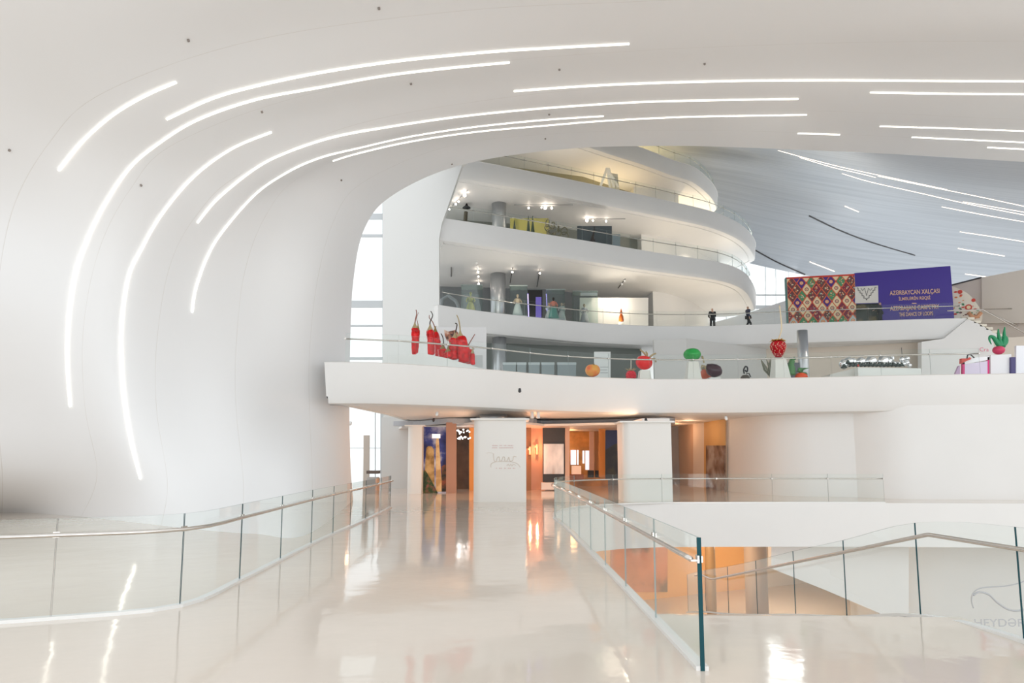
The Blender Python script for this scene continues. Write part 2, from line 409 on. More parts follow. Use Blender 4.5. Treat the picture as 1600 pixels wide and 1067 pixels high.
frB = slab('balcony_slab', Bp, 21.1, [(22.1,65.4),(20.8,66.5),(18,67),(12,68),(-7.5,68),(-7.5,45)], 1.35, 'second highest white rounded balcony slab')
A = [(700,120),(780,150),(860,180),(950,213),(1007,232),(1050,249),(1085,261),(1110,282),(1120,297),(1122,307)]
frA = slab('balcony_slab', A, 26.5, [(19.4,67.5),(18.3,68.3),(16,68.6),(-7.5,70),(-7.5,47)], 1.35, 'highest rounded balcony slab tucked under the ceiling')

# ================================================================ RAILINGS
def resample(P, step):
    P=[Vector(p) for p in P]; L=[0]
    for i in range(1,len(P)): L.append(L[-1]+(P[i]-P[i-1]).length)
    n=max(1,round(L[-1]/step)); out=[]
    for k in range(n+1):
        s=L[-1]*k/n; i=1
        while i<len(P)-1 and L[i]<s: i+=1
        t=(s-L[i-1])/max(1e-9,L[i]-L[i-1]); out.append(P[i-1].lerp(P[i],max(0,min(1,t))))
    return out
def railing(label, path, step, side, H=1.05, rail_z=.87, thick=.014, rail_r=.022, off=.07, seams=None, edge=None, brackets=True, shoe=True, sub=4, extra_end=False, group=None, railpts=None):
    """path: 3D points at the foot of the glass; side: +1/-1 side of the handrail"""
    path=[Vector(p) for p in path]
    nodes = seams if seams else resample(path, step)
    nodes=[Vector(p) for p in nodes]
    root=thing('glass_railing', label, 'railing', nodes[0], group)
    dense=[Vector(p) for p in crom([tuple(p) for p in nodes], sub)]
    def perp(i,L):
        t=(L[min(i+1,len(L)-1)]-L[max(i-1,0)]); t.z=0; t.normalize(); return Vector((-t.y,t.x,0))
    for k in range(len(nodes)-1):
        seg=dense[k*sub:(k+1)*sub+1]
        seg=[p.copy() for p in seg]
        d0=(seg[1]-seg[0]).normalized()*.006; d1=(seg[-1]-seg[-2]).normalized()*.006
        seg[0]+=d0; seg[-1]-=d1
        rows=[]
        for i,p in enumerate(seg):
            nn=perp(k*sub+i,dense)*thick/2
            rows.append([p-nn,p+nn,p+nn+Vector((0,0,H)),p-nn+Vector((0,0,H))])
        b=MB(); b.quadgrid(rows,True)
        b.M=[ (0 if (f%4) in (1,3) else 1) for f in range(len(b.F))]
        b.F.append((3,2,1,0)); b.M.append(1); e=len(b.V)-4; b.F.append((e,e+1,e+2,e+3)); b.M.append(1)
        g=b.build('glass_panel',[GLASS, edge or GLEDGE],root)
    rp=[p+perp(i,dense)*side*off+Vector((0,0,rail_z)) for i,p in enumerate(dense)]
    b=MB(); b.sweep(railpts or rp, rail_r, 10); r=b.build('handrail',STEEL,root,True)
    if brackets:
        for k in range(0,len(nodes)):
            i=k*sub; p=dense[i]+Vector((0,0,rail_z)); q=rp[i]; nn=perp(i,dense)*side
            t=Vector((nn.y,-nn.x,0)); R=Matrix((t,nn,Vector((0,0,1)))).transposed()
            b=MB(); b.box(p+nn*(thick/2+.008),.06,.014,.06,R=R); b.box((p+q)/2+Vector((0,0,-.012)),.014,max(.02,off),.014,R=R)
            b.box(p-nn*(thick/2+.008),.05,.012,.05,R=R)
            b.build('bracket',STEEL,root)
    if shoe:
        rows=[]
        for i,p in enumerate(dense):
            nn=perp(i,dense)*.05
            rows.append([p-nn,p+nn,p+nn+Vector((0,0,.035)),p-nn+Vector((0,0,.035))])
        b=MB(); b.quadgrid(rows,True); e=len(b.V)-4; b.F += [(3,2,1,0),(e,e+1,e+2,e+3)]; b.M += [0,0]; b.build('base_channel',mat('rail_shoe',(.78,.78,.77),.25,.2),root)
    if extra_end:
        p=nodes[0]; nn=perp(0,dense); t=Vector((nn.y,-nn.x,0)); R=Matrix((t,nn,Vector((0,0,1)))).transposed(); b=MB(); b.box(p+t*.0+Vector((0,0,H/2)),.012,.034,H,R=R); b.build('end_edge',GLEDGE,root)
    return root
# right hand railing beside the void (near end free)
def fz(px,py): return PZ(px,py,0)
nr=[(1086,1033),(1014,960),(970,912),(939,881),(917,858),(902,843),(891,832),(882,822),(874,814),(868.5,808)]
rr=[PZ(*q,0) for q in nr]
rr=[Vector((1.515,5.65,0)),Vector((1.49,7.3,0)),Vector((1.46,9.0,0)),Vector((1.43,10.7,0)),Vector((1.40,12.4,0)),Vector((1.36,14.1,0)),Vector((1.32,15.8,0)),Vector((1.26,17.4,0)),Vector((1.17,18.9,0))]
railing('curved glass railing in the right foreground, its dark glass edge nearest the viewer', rr, 1.7, 1, H=1.04, rail_z=.87, seams=rr, edge=GLEDGE2, extra_end=True)
rc=crom(void[3:],6); rc=[Vector((x+.03,y+.08,0)) for x,y in rc]
rc=[Vector((1.17,19.0,0)),Vector((1.2,20.3,0)),Vector((1.62,22.3,0)),Vector((2.8,23.8,0)),Vector((4.85,24.85,0)),Vector((7.95,25.08,0)),Vector((11,25.08,0)),Vector((13.5,25.08,0))]
railing('glass railing along the far side of the void in front of the exhibition', rc, 2.0, 1, H=1.04, edge=GLEDGE2)
# left railing
ls=[(-330,985),(-120,980),(79,968),(281,948),(374,908),(438,875.5),(486,851),(520,835),(547,823),(571,812),(592,802.5),(610,793)]
lp=[PZ(*q,0) for q in ls]
railing('curved glass railing on the left sweeping from the foreground to the far hall', lp, 1.6, -1, H=1.04, seams=lp, thick=.011)
# stair railing on the right
sr=[Vector((4.5,2.0,0)),Vector((4.6,4.2,0)),Vector((4.69,6.48,0)),Vector((4.58,7.9,-.1)),Vector((4.56,9.6,-.5)),Vector((4.67,11.6,-.92)),Vector((4.74,13.6,-1.37)),Vector((4.8,15.6,-1.8)),Vector((4.85,17.6,-2.2)),Vector((4.9,19.6,-2.65))]
railing('glass railing descending beside the stairs in the right foreground', sr, 2, 1, H=1.04, seams=sr, thick=.010, brackets=False, railpts=[PY(1760,884,5.2),PY(1600,859,6.25),PY(1452,835.5,7.35),PY(1448,835.5,7.4),PY(1305,865.5,9.4),PY(1172,893,13.3),PY(1114,905,16.2),PY(1108,904,16.6),PY(1096,898,17.6),PY(1086,899,18.3)])
# balcony railings
def brail(fr, Z, label, i0, i1, step=1.9, inset=.25):
    P=offset_poly(fr+[(fr[-1][0],fr[-1][1]+8),(fr[0][0],fr[0][1]+20)], inset)[:len(fr)]
    P=[Vector((q.x,q.y,Z)) for q in P][i0:i1]
    return railing(label, P, step, 1, H=1.05, rail_z=.85, edge=GLEDGE2, shoe=False, sub=2, rail_r=.03, off=.06)
brail(frE,4.9,'long glass railing in front of the fruit sculptures',3,len(frE)-8)
brail(frD,10.3,'glass railing on the balcony of the suited men',0,len(frD))
brail(frC,15.7,'glass railing on the balcony with the yellow green wall',0,len(frC)-1)
brail(frB,21.1,'glass railing on the second highest balcony',0,len(frB)-1)
brail(frA,26.5,'glass railing on the highest balcony',10,len(frA)-1)

# ================================================================ HELPERS FOR FITTED THINGS
def plane2(pxl, Yl, pxr, Yr):
    """vertical plane through two pixel columns at two depths"""
    a=PY(pxl,712,Yl); c=PY(pxr,712,Yr); u=(c-a); u.z=0; u.normalize(); n=Vector((u.y,-u.x,0))   # n faces the viewer
    def f(px,py,off=0.0):
        d=ray(px,py); t=(a+n*off-O).dot(n)/d.dot(n); return O+d*t
    f.u=u; f.n=n; f.a=a; return f
def flatY(Y): return plane2(0,Y,1600,Y)
def rect(P, x0,y0,x1,y1, off=0): return [P(x0,y1,off),P(x1,y1,off),P(x1,y0,off),P(x0,y0,off)]
def panel(name, P, pts, th, m, parent=None, off=0):
    """flat board whose face is the pixel outline pts on plane P, thickness th away from the viewer"""
    Q=[P(x,y,off) for x,y in pts]; b=MB(); b.slabface(Q, -P.n*th); return fixn(b.build(name,m,parent))
def rpanel(name,P,x0,y0,x1,y1,th,m,parent=None,off=0): return panel(name,P,[(x0,y1),(x1,y1),(x1,y0),(x0,y0)],th,m,parent,off)
def text(s, P, x0, y0, x1, y1, m, parent, name='lettering', off=.01, bold=.0, shear=0):
    """text fitted into the pixel box on plane P"""
    c=bpy.data.curves.new('t','FONT'); c.body=s; c.size=1; c.extrude=.004; c.offset=bold; c.shear=shear
    o=bpy.data.objects.new('t',c); COL.objects.link(o); bpy.context.view_layer.update()
    me=bpy.data.meshes.new_from_object(o.evaluated_get(bpy.context.evaluated_depsgraph_get())); bpy.data.objects.remove(o)
    xs=[v.co.x for v in me.vertices]; ys=[v.co.y for v in me.vertices]
    bx,by=min(xs),min(ys); W=max(xs)-bx; H=max(ys)-by
    p=P(x0,y1,off); wd=(P(x1,y1,off)-p).length; ht=(P(x0,y0,off)-p).length
    V=[p+P.u*((v.co.x-bx)/W*wd)+Vector((0,0,(v.co.y-by)/H*ht))+P.n*v.co.z for v in me.vertices]
    Fc=[tuple(q.vertices) for q in me.polygons]; bpy.data.meshes.remove(me)
    return mesh(name,V,Fc,m,parent)
def tub(name, P, R, m, parent=None, n=8): b=MB(); b.sweep(P,R,n); return b.build(name,m,parent,True)
def warm(name, loc, power, color=(1,.72,.48), r=.15, parent=None):
    l=bpy.data.lights.new(name,'POINT'); l.energy=power; l.color=color; l.shadow_soft_size=.3 if name=='exhibition_lamp' else min(r,.04)
    o=bpy.data.objects.new(name,l); COL.objects.link(o); o.location=loc; return o
BLACK=mat('black',(.01,.01,.012),.5)

# ================================================================ LEFT PIER AND WINDOWS
P39=flatY(38.8)
o=panel('wall_pier',P39,[(598,800),(598,300),(640,240),(700,225),(745,235),(722,258),(711,290),(700,322),(690,350),(686,374),(686,478),(681,510),(676,530),(676,590),(690,600),(690,800)],.45,mat('pier_plaster',(.74,.745,.73),.55)); tag(o,'tall pale pier between the left window and the balconies',kind='structure')
o=panel('wall_pier',flatY(36.0),[(596,790),(596,652),(642,652),(642,790)],.3,GREYP); tag(o,'pier below the lowest balcony',kind='structure')
def window(Y, x0,y0,x1,y1, vs, hs, label, th=.12, idx=1):
    P=flatY(Y); root=thing('window_%d'%idx,label,'window',P(x0,y1),kind='structure')
    fm=mat('window_frame',(.55,.58,.6),.4)
    for x,wd in vs: rpanel('mullion',P,x-wd/2,y0,x+wd/2,y1,.12,fm,root)
    for yy,wd in hs: rpanel('transom',P,x0,yy-wd/2,x1,yy+wd/2,.10,fm,root,off=-.02)
    rpanel('pane',P,x0,y0,x1,y1,.02,GLASS,root,off=-.15)
    return root
window(39.3,530,290,600,600,[(598.5,2.2),(536,2)],[(338,9),(368,4),(475,11),(509,3),(560,4)],'tall bright window between the curved wall and the pier',idx=1)
window(36.4,530,640,600,800,[(596,3.5),(586,1)],[(700,1.0)],'bright window below the lowest balcony',idx=2)
o=panel('leaning_panel',flatY(33.5),[(567,768),(568,680),(577,680),(576.5,768)],.12,mat('beige_board',(.55,.5,.45),.6)); tag(o,'narrow beige upright board standing in front of the lower left window','panel')
g=thing('reception_desk','grey and dark low desk at the end of the left railing','desk',PZ(583,775,0))
b=MB(); b.box(PY(583,756,31.0)+Vector((0,0,-.2)),.45,.6,1.0); b.build('body',mat('desk_grey',(.4,.4,.4),.5),g)
b=MB(); b.box(PY(583.5,737.5,31.0),.5,.65,.14); b.build('top',mat('desk_top',(.12,.09,.08),.4),g)

# ================================================================ RIGHT WHITE WALL (falls from the balcony to the lower hall)
frE_=[p for p in frE if (p[0]/p[1]*F+800)>1335]
rows=[]
for z in (-6,-3,0,2,3.3,3.8):
    r_=[]
    for k_,(x,y) in enumerate(frE_):
        px_=x/y*F+800; off=.11+1.3*max(0,min(1,(1425-px_)/90))**2
        r_.append(Vector((x,y+off,z)))
    rows.append(r_)
b=MB(); b.quadgrid(rows); rowsb=[[p+Vector((0,.6,0)) for p in r] for r in rows]; b.quadgrid(rowsb)
o=b.build('wall_right',WHITE,None,True); tag(o,'tall white wall under the balcony at the right',kind='structure')
# flared foot towards the stairs
P=flatY(25.9)
o=panel('wall_flank',P,[(1205,845),(1205,888),(1290,922),(1372,957),(1420,985),(1420,845)],.3,WHITE); tag(o,'sloping white flank under the far floor',kind='structure')
# wall behind: curved recess to the left of the white wall
rc_=[PZ(px,py,3.46) for px,py in ((1134,655),(1165,651.5),(1200,648.8),(1245,647),(1290,646),(1350,645),(1400,644.5))]
rc_=[Vector(q) for q in crom([tuple(p) for p in rc_],5)]
b=MB(); b.prism([(p.x,p.y) for p in rc_]+[(p.x,p.y+.4) for p in reversed(rc_)],0,3.5)
o=fixn(b.build('wall_back_right',mat('recess_plaster',(.78,.78,.77),.5))); autosmooth(o,30); tag(o,'curved grey white recessed wall behind the far railing',kind='structure')
# orange side wall
a0=PZ(1048,668,3.46); a1=PZ(1134,655,3.46)
SW=plane2(1048,a0.y,1134,a1.y)
o=rpanel('wall_side',SW,1040,640,1134,790,.2,mat('side_wall',(.62,.47,.36),.6)); tag(o,'warm beige side wall leading into the exhibition',kind='structure')
o=rpanel('wall_strip',SW,1083,640,1100,790,.04,mat('beige_wall',(.72,.66,.6),.6),off=.05); tag(o,kind='structure')
o=rpanel('wall_strip',SW,1100,640,1133,790,.04,mat('ochre_wall',(.60,.36,.14),.6),off=.05); tag(o,kind='structure')
def blotch(name, c1, c2, c3, scale, seed=0, emit=0, sy=1):
    m=bpy.data.materials.new(name); m.use_nodes=True; nt=m.node_tree; bb=nt.nodes['Principled BSDF']; bb.inputs['Roughness'].default_value=.5
    tc=nt.nodes.new('ShaderNodeTexCoord'); mp=nt.nodes.new('ShaderNodeMapping'); mp.inputs['Location'].default_value=(seed,seed,seed); mp.inputs['Scale'].default_value=(1,1,sy)
    n=nt.nodes.new('ShaderNodeTexNoise'); n.inputs['Scale'].default_value=scale; n.inputs['Detail'].default_value=6
    cr=nt.nodes.new('ShaderNodeValToRGB'); cr.color_ramp.elements[0].position=.38; cr.color_ramp.elements[0].color=(*c1,1); cr.color_ramp.elements[1].position=.64; cr.color_ramp.elements[1].color=(*c3,1)
    e=cr.color_ramp.elements.new(.5); e.color=(*c2,1)
    nt.links.new(tc.outputs['Object'],mp.inputs[0]); nt.links.new(mp.outputs[0],n.inputs['Vector']); nt.links.new(n.outputs[0],cr.inputs[0]); nt.links.new(cr.outputs[0],bb.inputs['Base Color'])
    if emit: nt.links.new(cr.outputs[0],bb.inputs['Emission Color']); bb.inputs['Emission Strength'].default_value=emit
    return m
o=rpanel('wall_picture',SW,1103,696,1132,770,.06,blotch('dim_picture',(.10,.05,.03),(.25,.16,.12),(.4,.34,.3),1.1),off=.12); tag(o,'dim brown picture hung on the ochre end wall behind the railing','picture')
# ================================================================ LOWER HALL
PW=plane2(900,36,1300,44)
m=bpy.data.materials.new('orange_wall'); 
o=rpanel('wall_lower',PW,860,800,1330,1000,.3,mat('orange_plaster',(.85,.48,.20),.55)); bpy.data.materials.remove(m); tag(o,'orange lit wall of the lower hall',kind='structure')
o=rpanel('wall_lower',PW,1172,800,1330,1000,.1,mat('beige_lower',(.70,.60,.50),.55),off=.15); tag(o,'beige part of the lower hall wall',kind='structure')
o=rpanel('mural',PW,955,852,1043,925,.05,blotch('mural_paint',(.25,.16,.10),(.62,.27,.14),(.72,.30,.16),.55,3),off=.06); tag(o,'reddish mural with dark blotches on the lower orange wall','picture')
warm('lower_hall_lamp',(7,30,-1.95),300,(1,.62,.34),.4); warm('lower_hall_lamp',(13.5,35,-2.4),260,(1,.82,.66),.4)
for px,wd,Y,m_,l in ((1104.5,15,33,mat('ochre_column',(.45,.32,.18),.4),'narrow dark ochre column in the lower hall'),(1174,33,31.5,mat('grey_column',(.5,.45,.42),.5),'broad grey column in the lower hall beside the stairs')):
    b=MB(); c=PY(px,712,Y); r=wd/2/F*Y; b.lathe((c.x,c.y,-6),[(r,0),(r,3.2),(r,4.45)],24); tag(b.build('column',m_,None,True),l,'column')
# stairs descending behind the front edge
b=MB()
for k in range(26):
    y0=7.47+k*.68; z=-.15*(k+1)
    b.box((3.12,y0+.34,z-.12),3.1,.70,.24)
tag(b.build('stair_flight',FLOORM),'cream steps descending away beyond the front floor edge',kind='structure')
# logo and letters on the lower white wall
PL=flatY(25.7); root=thing('wall_sign','large pale grey emblem and letters on the white wall at the lower right','sign',PL(1523,980))
SG=mat('sign_grey',(.55,.56,.60),.4)
text('HEYDƏR',PL,1523,966,1602,979,SG,root,off=.14)
def curve_px(Pn,pts,off): return [Pn(x,y,off) for x,y in crom(pts,6)]
for pts,r in (([(1521,950),(1518,938),(1521,926),(1532,919),(1550,917),(1575,915),(1600,908),(1625,892)],.022),([(1521,930),(1530,925),(1545,929),(1558,941),(1575,952),(1592,954),(1612,948),(1635,930)],.035)):
    tub('emblem_stroke',curve_px(PL,pts,.1),r,SG,root)

# ================================================================ EXHIBITION UNDER THE LOWEST BALCONY
BOOTH=mat('booth_white',(.80,.79,.76),.45)
def curved_board(name, cx0, cx1, Y, z1, label, bulge=.35, depth=1.4, m=BOOTH, cap=True):
    x0=(cx0-800)/F*Y; x1=(cx1-800)/F*Y; root=thing(name,label,'partition',((x0+x1)/2,Y,0))
    pts=[]
    r=.28
    for k in range(7): a=pi+ k/6*pi/2; pts.append((x0+r+r*math.cos(a), Y+r+r*math.sin(a)))
    pts+= [(x1,Y),(x1,Y+depth),(x0,Y+depth)]
    b=MB(); b.prism(pts,0.0,z1); o=fixn(b.build('board',m,root)); autosmooth(o,40)
    if cap:
        b=MB(); b.prism([(x0-.12,Y-.1),(x1+.12,Y-.1),(x1+.12,Y+depth),(x0-.12,Y+depth)],z1,z1+.06); fixn(b.build('cap',m,root))
    return root, (x0,x1)
sg,_=curved_board('sign_wall',740,822,25.5,3.02,'white rounded sign wall with faint red lettering in front of the exhibition')
curved_board('partition_wall',973,1048,25.6,2.93,'white rounded partition behind the far glass railing',)
curved_board('partition_wall',637,660,31.0,3.02,'white partition at the left of the castle photograph',depth=.6)
PS=flatY(25.5); INK=mat('red_ink',(.72,.58,.56),.6); INK2=mat('beige_ink',(.72,.65,.58),.6)
for y,xa,xb in ((696,769,802),(699.5,769,802),(731.5,775,805)):
    k_=xa
    while k_<xb:
        wd=random.uniform(1.2,3.0); rpanel('lettering',PS,k_,y-.7,min(xb,k_+wd),y+.7,.01,INK,sg,off=.012) if (int(k_)%7) else None; k_+=wd+.5
wv=[(771,709),(772,719),(775,721),(777,715),(780,714),(781,720),(784,719),(786,714),(789,715),(789,720),(793,719),(795,714),(797,720),(801,719),(803,713),(807,714)]
tub('script_lettering',curve_px(PS,wv,.012),.011,INK2,sg,6)
tub('script_lettering',curve_px(PS,[(792,728),(794,725),(796,728),(798,725),(800,728),(802,725),(806,727)],.012),.008,INK2,sg,6)
tub('flourish',curve_px(PS,[(767,730),(768,724),(778,721),(795,721),(808,724),(813,730)],.012),.009,INK2,sg,6)
tub('flourish',curve_px(PS,[(760,708),(766,707),(772,709)],.012),.006,INK2,sg,6)
# canopy
cp=[(628,663.5),(660,663.3),(700,663),(725,661.5),(745,659.5)]
cf=[PZ(x,y,3.08) for x,y in ((628,668.5),(645,668.5),(680,668),(705,667),(725,664.5),(742,662.5))]
pf=[(p.x,p.y) for p in cf]+[(-1.4,26.9),(.55,26.9)]
cf2=[PZ(x,y,3.08) for x,y in ((822,663),(850,665.5),(890,665),(930,664),(960,663.5),(985,662))]
pf+=[(p.x,p.y) for p in cf2]+[(5.2,27.3),(6.3,27.3),(7.2,40),(-7,40)]
b=MB(); b.prism(pf,3.08,3.18); o=fixn(b.build('canopy_ceiling',mat('canopy_white',(.80,.78,.76),.5))); tag(o,'thin white curved canopy over the exhibition',kind='structure')
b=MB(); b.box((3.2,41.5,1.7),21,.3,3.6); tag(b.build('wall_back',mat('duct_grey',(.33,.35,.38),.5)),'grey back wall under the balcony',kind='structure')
# ring duct and column above the canopy
b=MB(); c=PY(771,712,29.5); b.lathe((c.x,c.y,3.18),[(.60,0),(.60,.28)],28); tag(b.build('column',COLUMN,None,True),'grey metal column head above the white sign wall','column')
rp=[(-5.9,34.0),(-4.5,33.6),(-3,31.6),(-1,31.4),(1.0,31.6),(1.4,33.2),(4.4,32.3),(6.6,30.6),(7.6,31.8),(8,36)]
rpc=crom(rp,4); b=MB(); b.prism([(x,y) for x,y in rpc]+[(x,y+.5) for x,y in reversed(rpc)],3.17,3.40); tag(fixn(b.build('trim_1',mat('duct_light',(.45,.48,.52),.5))),'grey blue service bulkhead above the canopy',kind='structure')
for px,py in ((831.5,649),(841,649)):
    c=PY(px,py,27.5); b=MB(); b.lathe(c-Vector((0,0,.1)),[(.03,.34),(.07,.2),(.075,.0),(.06,-.02)],12); tag(b.build('ceiling_spotlight',WHITE,None,True),'small white spotlight under the lowest balcony','spotlight','pair of white spotlights under the lowest balcony')
for px,py,Y in ((548,659,27),(677.5,654,31),(1134,651,27.5),(1009,654,26),(812,607.5,25.0),(683,644,25)):
    c=PY(px,py,Y); b=MB(); b.sweep([c,c+Vector((0,-.06,-.10)),c+Vector((0,-.10,-.13))],[.05,.06,.03],8); tag(b.build('security_camera',DARK if px in(677.5,812,1009) else WHITE,None,True),{548:'small camera at the left end under the lowest balcony',677.5:'tiny dark camera above the castle photograph',1134:'tiny white camera above the ochre end wall',1009:'small dark camera above the right partition',812:'small black round camera on the lowest balcony front',683:'tiny detector under the left part of the lowest balcony'}[px],'camera')
# castle photograph
PC=flatY(31.7); cg=thing('castle_photograph','tall photograph of two stone towers under a deep blue sky','picture',PC(660,770))
rpanel('print',PC,660,667,697,770.5,.12,blotch('photo_sky',(.01,.012,.10),(.03,.05,.28),(.7,.72,.85),1.0,5),cg)
ST=blotch('photo_stone',(.28,.16,.04),(.5,.32,.11),(.66,.46,.2),2.5,2); 
panel('tower_print',PC,[(662,768),(666,700),(669,697),(674,697),(678,702),(679,768)],.01,ST,cg,off=.012)
panel('tower_print',PC,[(681,768),(681,690),(682.5,684),(685.5,684),(687.5,712),(691,768)],.01,blotch('photo_stone_lit',(.6,.36,.14),(.78,.55,.26),(.85,.65,.36),2.5,4),cg,off=.014)
panel('shrub_print',PC,[(660,770),(660,736),(664,734),(668,740),(674,750),(680,762),(684,770)],.01,blotch('photo_shrub',(.01,.03,.01),(.04,.09,.02),(.30,.10,.08),4,1),cg,off=.018)
panel('shrub_print',PC,[(690,768),(690,729),(694,726),(697,726),(697,768)],.01,blotch('photo_shrub2',(.02,.02,.01),(.12,.05,.02),(.35,.08,.03),3,1),cg,off=.018)
o=rpanel('hanging_sign',flatY(30.9),675,678,688,684.6,.03,mat('sign_white',(.9,.9,.9),.4,emit=(1,1,1),es=.4)); tag(o,'small white sign hanging in front of the castle photograph','sign')
# room interior panels
OR1=mat('orange_fabric',(.62,.30,.12),.6); BR=mat('brown_fabric',(.32,.17,.11),.6); PK=mat('peach_wall',(.72,.48,.36),.6)
def wallp(x0,y0,x1,y1,Y,m,name='wall_exhibit',label=None,th=.12):
    o=rpanel(name,flatY(Y),x0,y0,x1,y1,th,m); tag(o,label,kind='structure'); return o
wallp(697,660,713,772,31.5,mat('brown_panel',(.42,.24,.17),.55))
wallp(711,655,736,775,35.5,mat('brown_dark',(.10,.06,.035),.4,noise_amt=.5,nscale=1.2))
wallp(733,660,760,772,34,mat('orange_panel',(.85,.36,.09),.5))
wallp(700,660,760,700,37.5,BR)
wallp(800,660,852,768,35.0,PK); wallp(815,660,830,768,33.9,mat('brown_edge',(.30,.15,.07),.6))
wallp(848,655,883,753,34.2,mat('graphite',(.045,.05,.055),.5),'wall_graphite')
o=rpanel('display_screen',flatY(34.0),849.5,693.5,881,740.5,.06,blotch('screen_picture',(.35,.20,.13),(.50,.48,.45),(.72,.66,.60),1.4,8,sy=.35,emit=.25)); tag(o,'pale framed picture of rock strata on the dark grey panel','picture')
o=rpanel('plinth',flatY(33.8),846,754,869,765,.5,BOOTH); tag(o,'low white plinth below the dark grey panel','plinth')
wallp(883,655,890,768,34.1,PK)
wallp(885,655,950,775,39.0,mat('orange_deep',(.50,.22,.05),.5,noise_amt=.4,nscale=1.5))
wallp(921,674,928,735,36.5,PK); wallp(929,674,934,735,36.8,mat('teak',(.45,.22,.08),.5)); wallp(936,668,946,745,35.5,mat('orange_panel',(.85,.36,.09),.5))
o=rpanel('night_photograph',flatY(34.4),946,673,975,748,.1,blotch('night_hill',(.004,.006,.012),(.01,.014,.02),(.04,.035,.02),1.2,9)); tag(o,'dark landscape photograph with blue night sky beside the right partition','picture')
panel('night_sky_print',flatY(34.35),[(946,703),(946,672),(975,672),(975,690),(960,694)],.02,mat('night_blue',(.008,.02,.09),.5),o)
P=flatY(38.85)
LB=mat('lit_display',(.7,.72,.78),.4,emit=(.75,.8,.95),es=.9)
for k,(x0,y0,x1,y1) in enumerate(((892,703,900,726),(902,703,904,726),(910.5,704,913,724),(915,704,920.5,734),(887,690,889.5,704))):
    o=rpanel('lit_case',P,x0,y0,x1,y1,.1,LB); tag(o,['widest bright display pane in the orange corridor','thin bright pane right beside the widest one','narrow bright pane in the middle of the corridor','tallest bright pane at the right of the corridor','small upper bright strip at the corridor left'][k],'display','bright panes in the orange corridor')
P=flatY(36.0)
o=rpanel('display_case',P,894,728,908,742,.5,mat('case_peach',(.85,.58,.42),.5,emit=(1,.6,.4),es=.35),off=.3); tag(o,'peach coloured block in the orange corridor','case')
for x0,x1 in ((919.5,928),(931,937.5)):
    o=rpanel('dark_case',P,x0,735,x1,746,.4,BLACK,off=.3); tag(o,'black low case in the orange corridor' if x0<925 else 'narrow black case at the corridor right','case')
o=rpanel('red_bench',P,890,741,912,750,.4,mat('redwood',(.35,.10,.03),.5),off=.4); tag(o,'reddish brown base in the orange corridor','bench')
# sconces
for px,y0,y1 in ((828,698,710),(839,694,710)):
    P=flatY(33.5 if px<830 else 34.7); g=thing('wall_lamp','smaller red glowing wall lamp nearer the sign wall' if px<830 else 'red glowing wall lamp on the peach wall','lamp',P(px,y1))
    tub('lamp_tube',[P(px,y1),P(px,(y0+y1)/2),P(px,y0)],.04,mat('lamp_red',(.9,.2,.1),.4,emit=(1,.25,.1),es=2.5),g)
    tub('lamp_tube',[P(px-3,y0+4),P(px-.5,y0+3)],.03,mat('lamp_red'),g)
    warm('wall_lamp_light',P(px,(y0+y1)/2,.3),28,(1,.35,.15),.06)
# chandelier
g=thing('chandelier','cluster of small white lamps hanging in the left exhibition room','lamp',PY(725,672,32.5))
for k in range(26):
    px=random.uniform(711,735); py=random.choice([random.uniform(671,679),random.uniform(682,687)])
    c=PY(px,py,random.uniform(32.2,33)); b=MB(); b.lathe(c,[(.005,-.035),(.03,-.02),(.036,0),(.03,.02),(.005,.035)],8); b.build('bulb',mat('lamp_globe',(1,1,1),.3,emit=(1,.93,.88),es=5),g,True)
for loc,pw,c in (((-1.0,28.3,2.6),60,(1,.6,.36)),((.3,28.3,2.6),60,(1,.55,.32)),((5.0,28.6,2.5),60,(1,.66,.42)),((3.2,37.5,2.8),30,(1,.5,.2)),((8.9,34.5,3.1),22,(1,.65,.4)),((9.0,38,3.1),30,(1,.5,.25))): warm('exhibition_lamp',loc,pw,c,.12)

# ================================================================ UPPER LEVELS: BACK WALLS, CORES, COLUMNS
def wallline(pts, z0, z1, m, label=None, th=.3, name='wall_back'):
    pts=[(p[0],p[1]) for p in pts]; b=MB(); b.prism(pts+[(x,y+th) for x,y in reversed(pts)],z0,z1); o=fixn(b.build(name,m)); autosmooth(o,30); tag(o,label,kind='structure'); return o
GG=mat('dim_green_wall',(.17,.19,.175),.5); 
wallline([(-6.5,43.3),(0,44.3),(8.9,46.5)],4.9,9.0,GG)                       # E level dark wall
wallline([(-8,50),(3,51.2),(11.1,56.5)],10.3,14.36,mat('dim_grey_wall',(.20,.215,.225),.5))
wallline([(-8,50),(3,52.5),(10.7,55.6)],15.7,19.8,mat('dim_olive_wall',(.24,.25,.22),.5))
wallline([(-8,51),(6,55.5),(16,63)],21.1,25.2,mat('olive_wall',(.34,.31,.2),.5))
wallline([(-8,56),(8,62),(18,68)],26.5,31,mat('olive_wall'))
def core(tops, z0, z1, label, side):
    pts=[PZ(x,y,z1) for x,y in tops]; pts=[(p.x,p.y) for p in pts]; pts=crom(pts,4)
    poly=[side]+pts+[(pts[-1][0]-2,pts[-1][1]+3),(side[0],pts[-1][1]+3)]
    b=MB(); b.prism(poly,z0,z1+.02); o=fixn(b.build('wall_core',WHITE2)); autosmooth(o,30); tag(o,label,kind='structure')
core([(1020,455),(1045,459),(1070,467),(1090,477),(1104,488),(1110,496)],10.3,14.36,'white curved core wall behind the suited men',(10.3,58))
core([(1002,365),(1045,371),(1072,384),(1100,398),(1125,409)],15.7,19.8,'white curved core wall one level above',(10.0,60))
core([(990,291),(1030,297),(1060,305)],21.1,25.2,'white core wall near the top',(10,66))
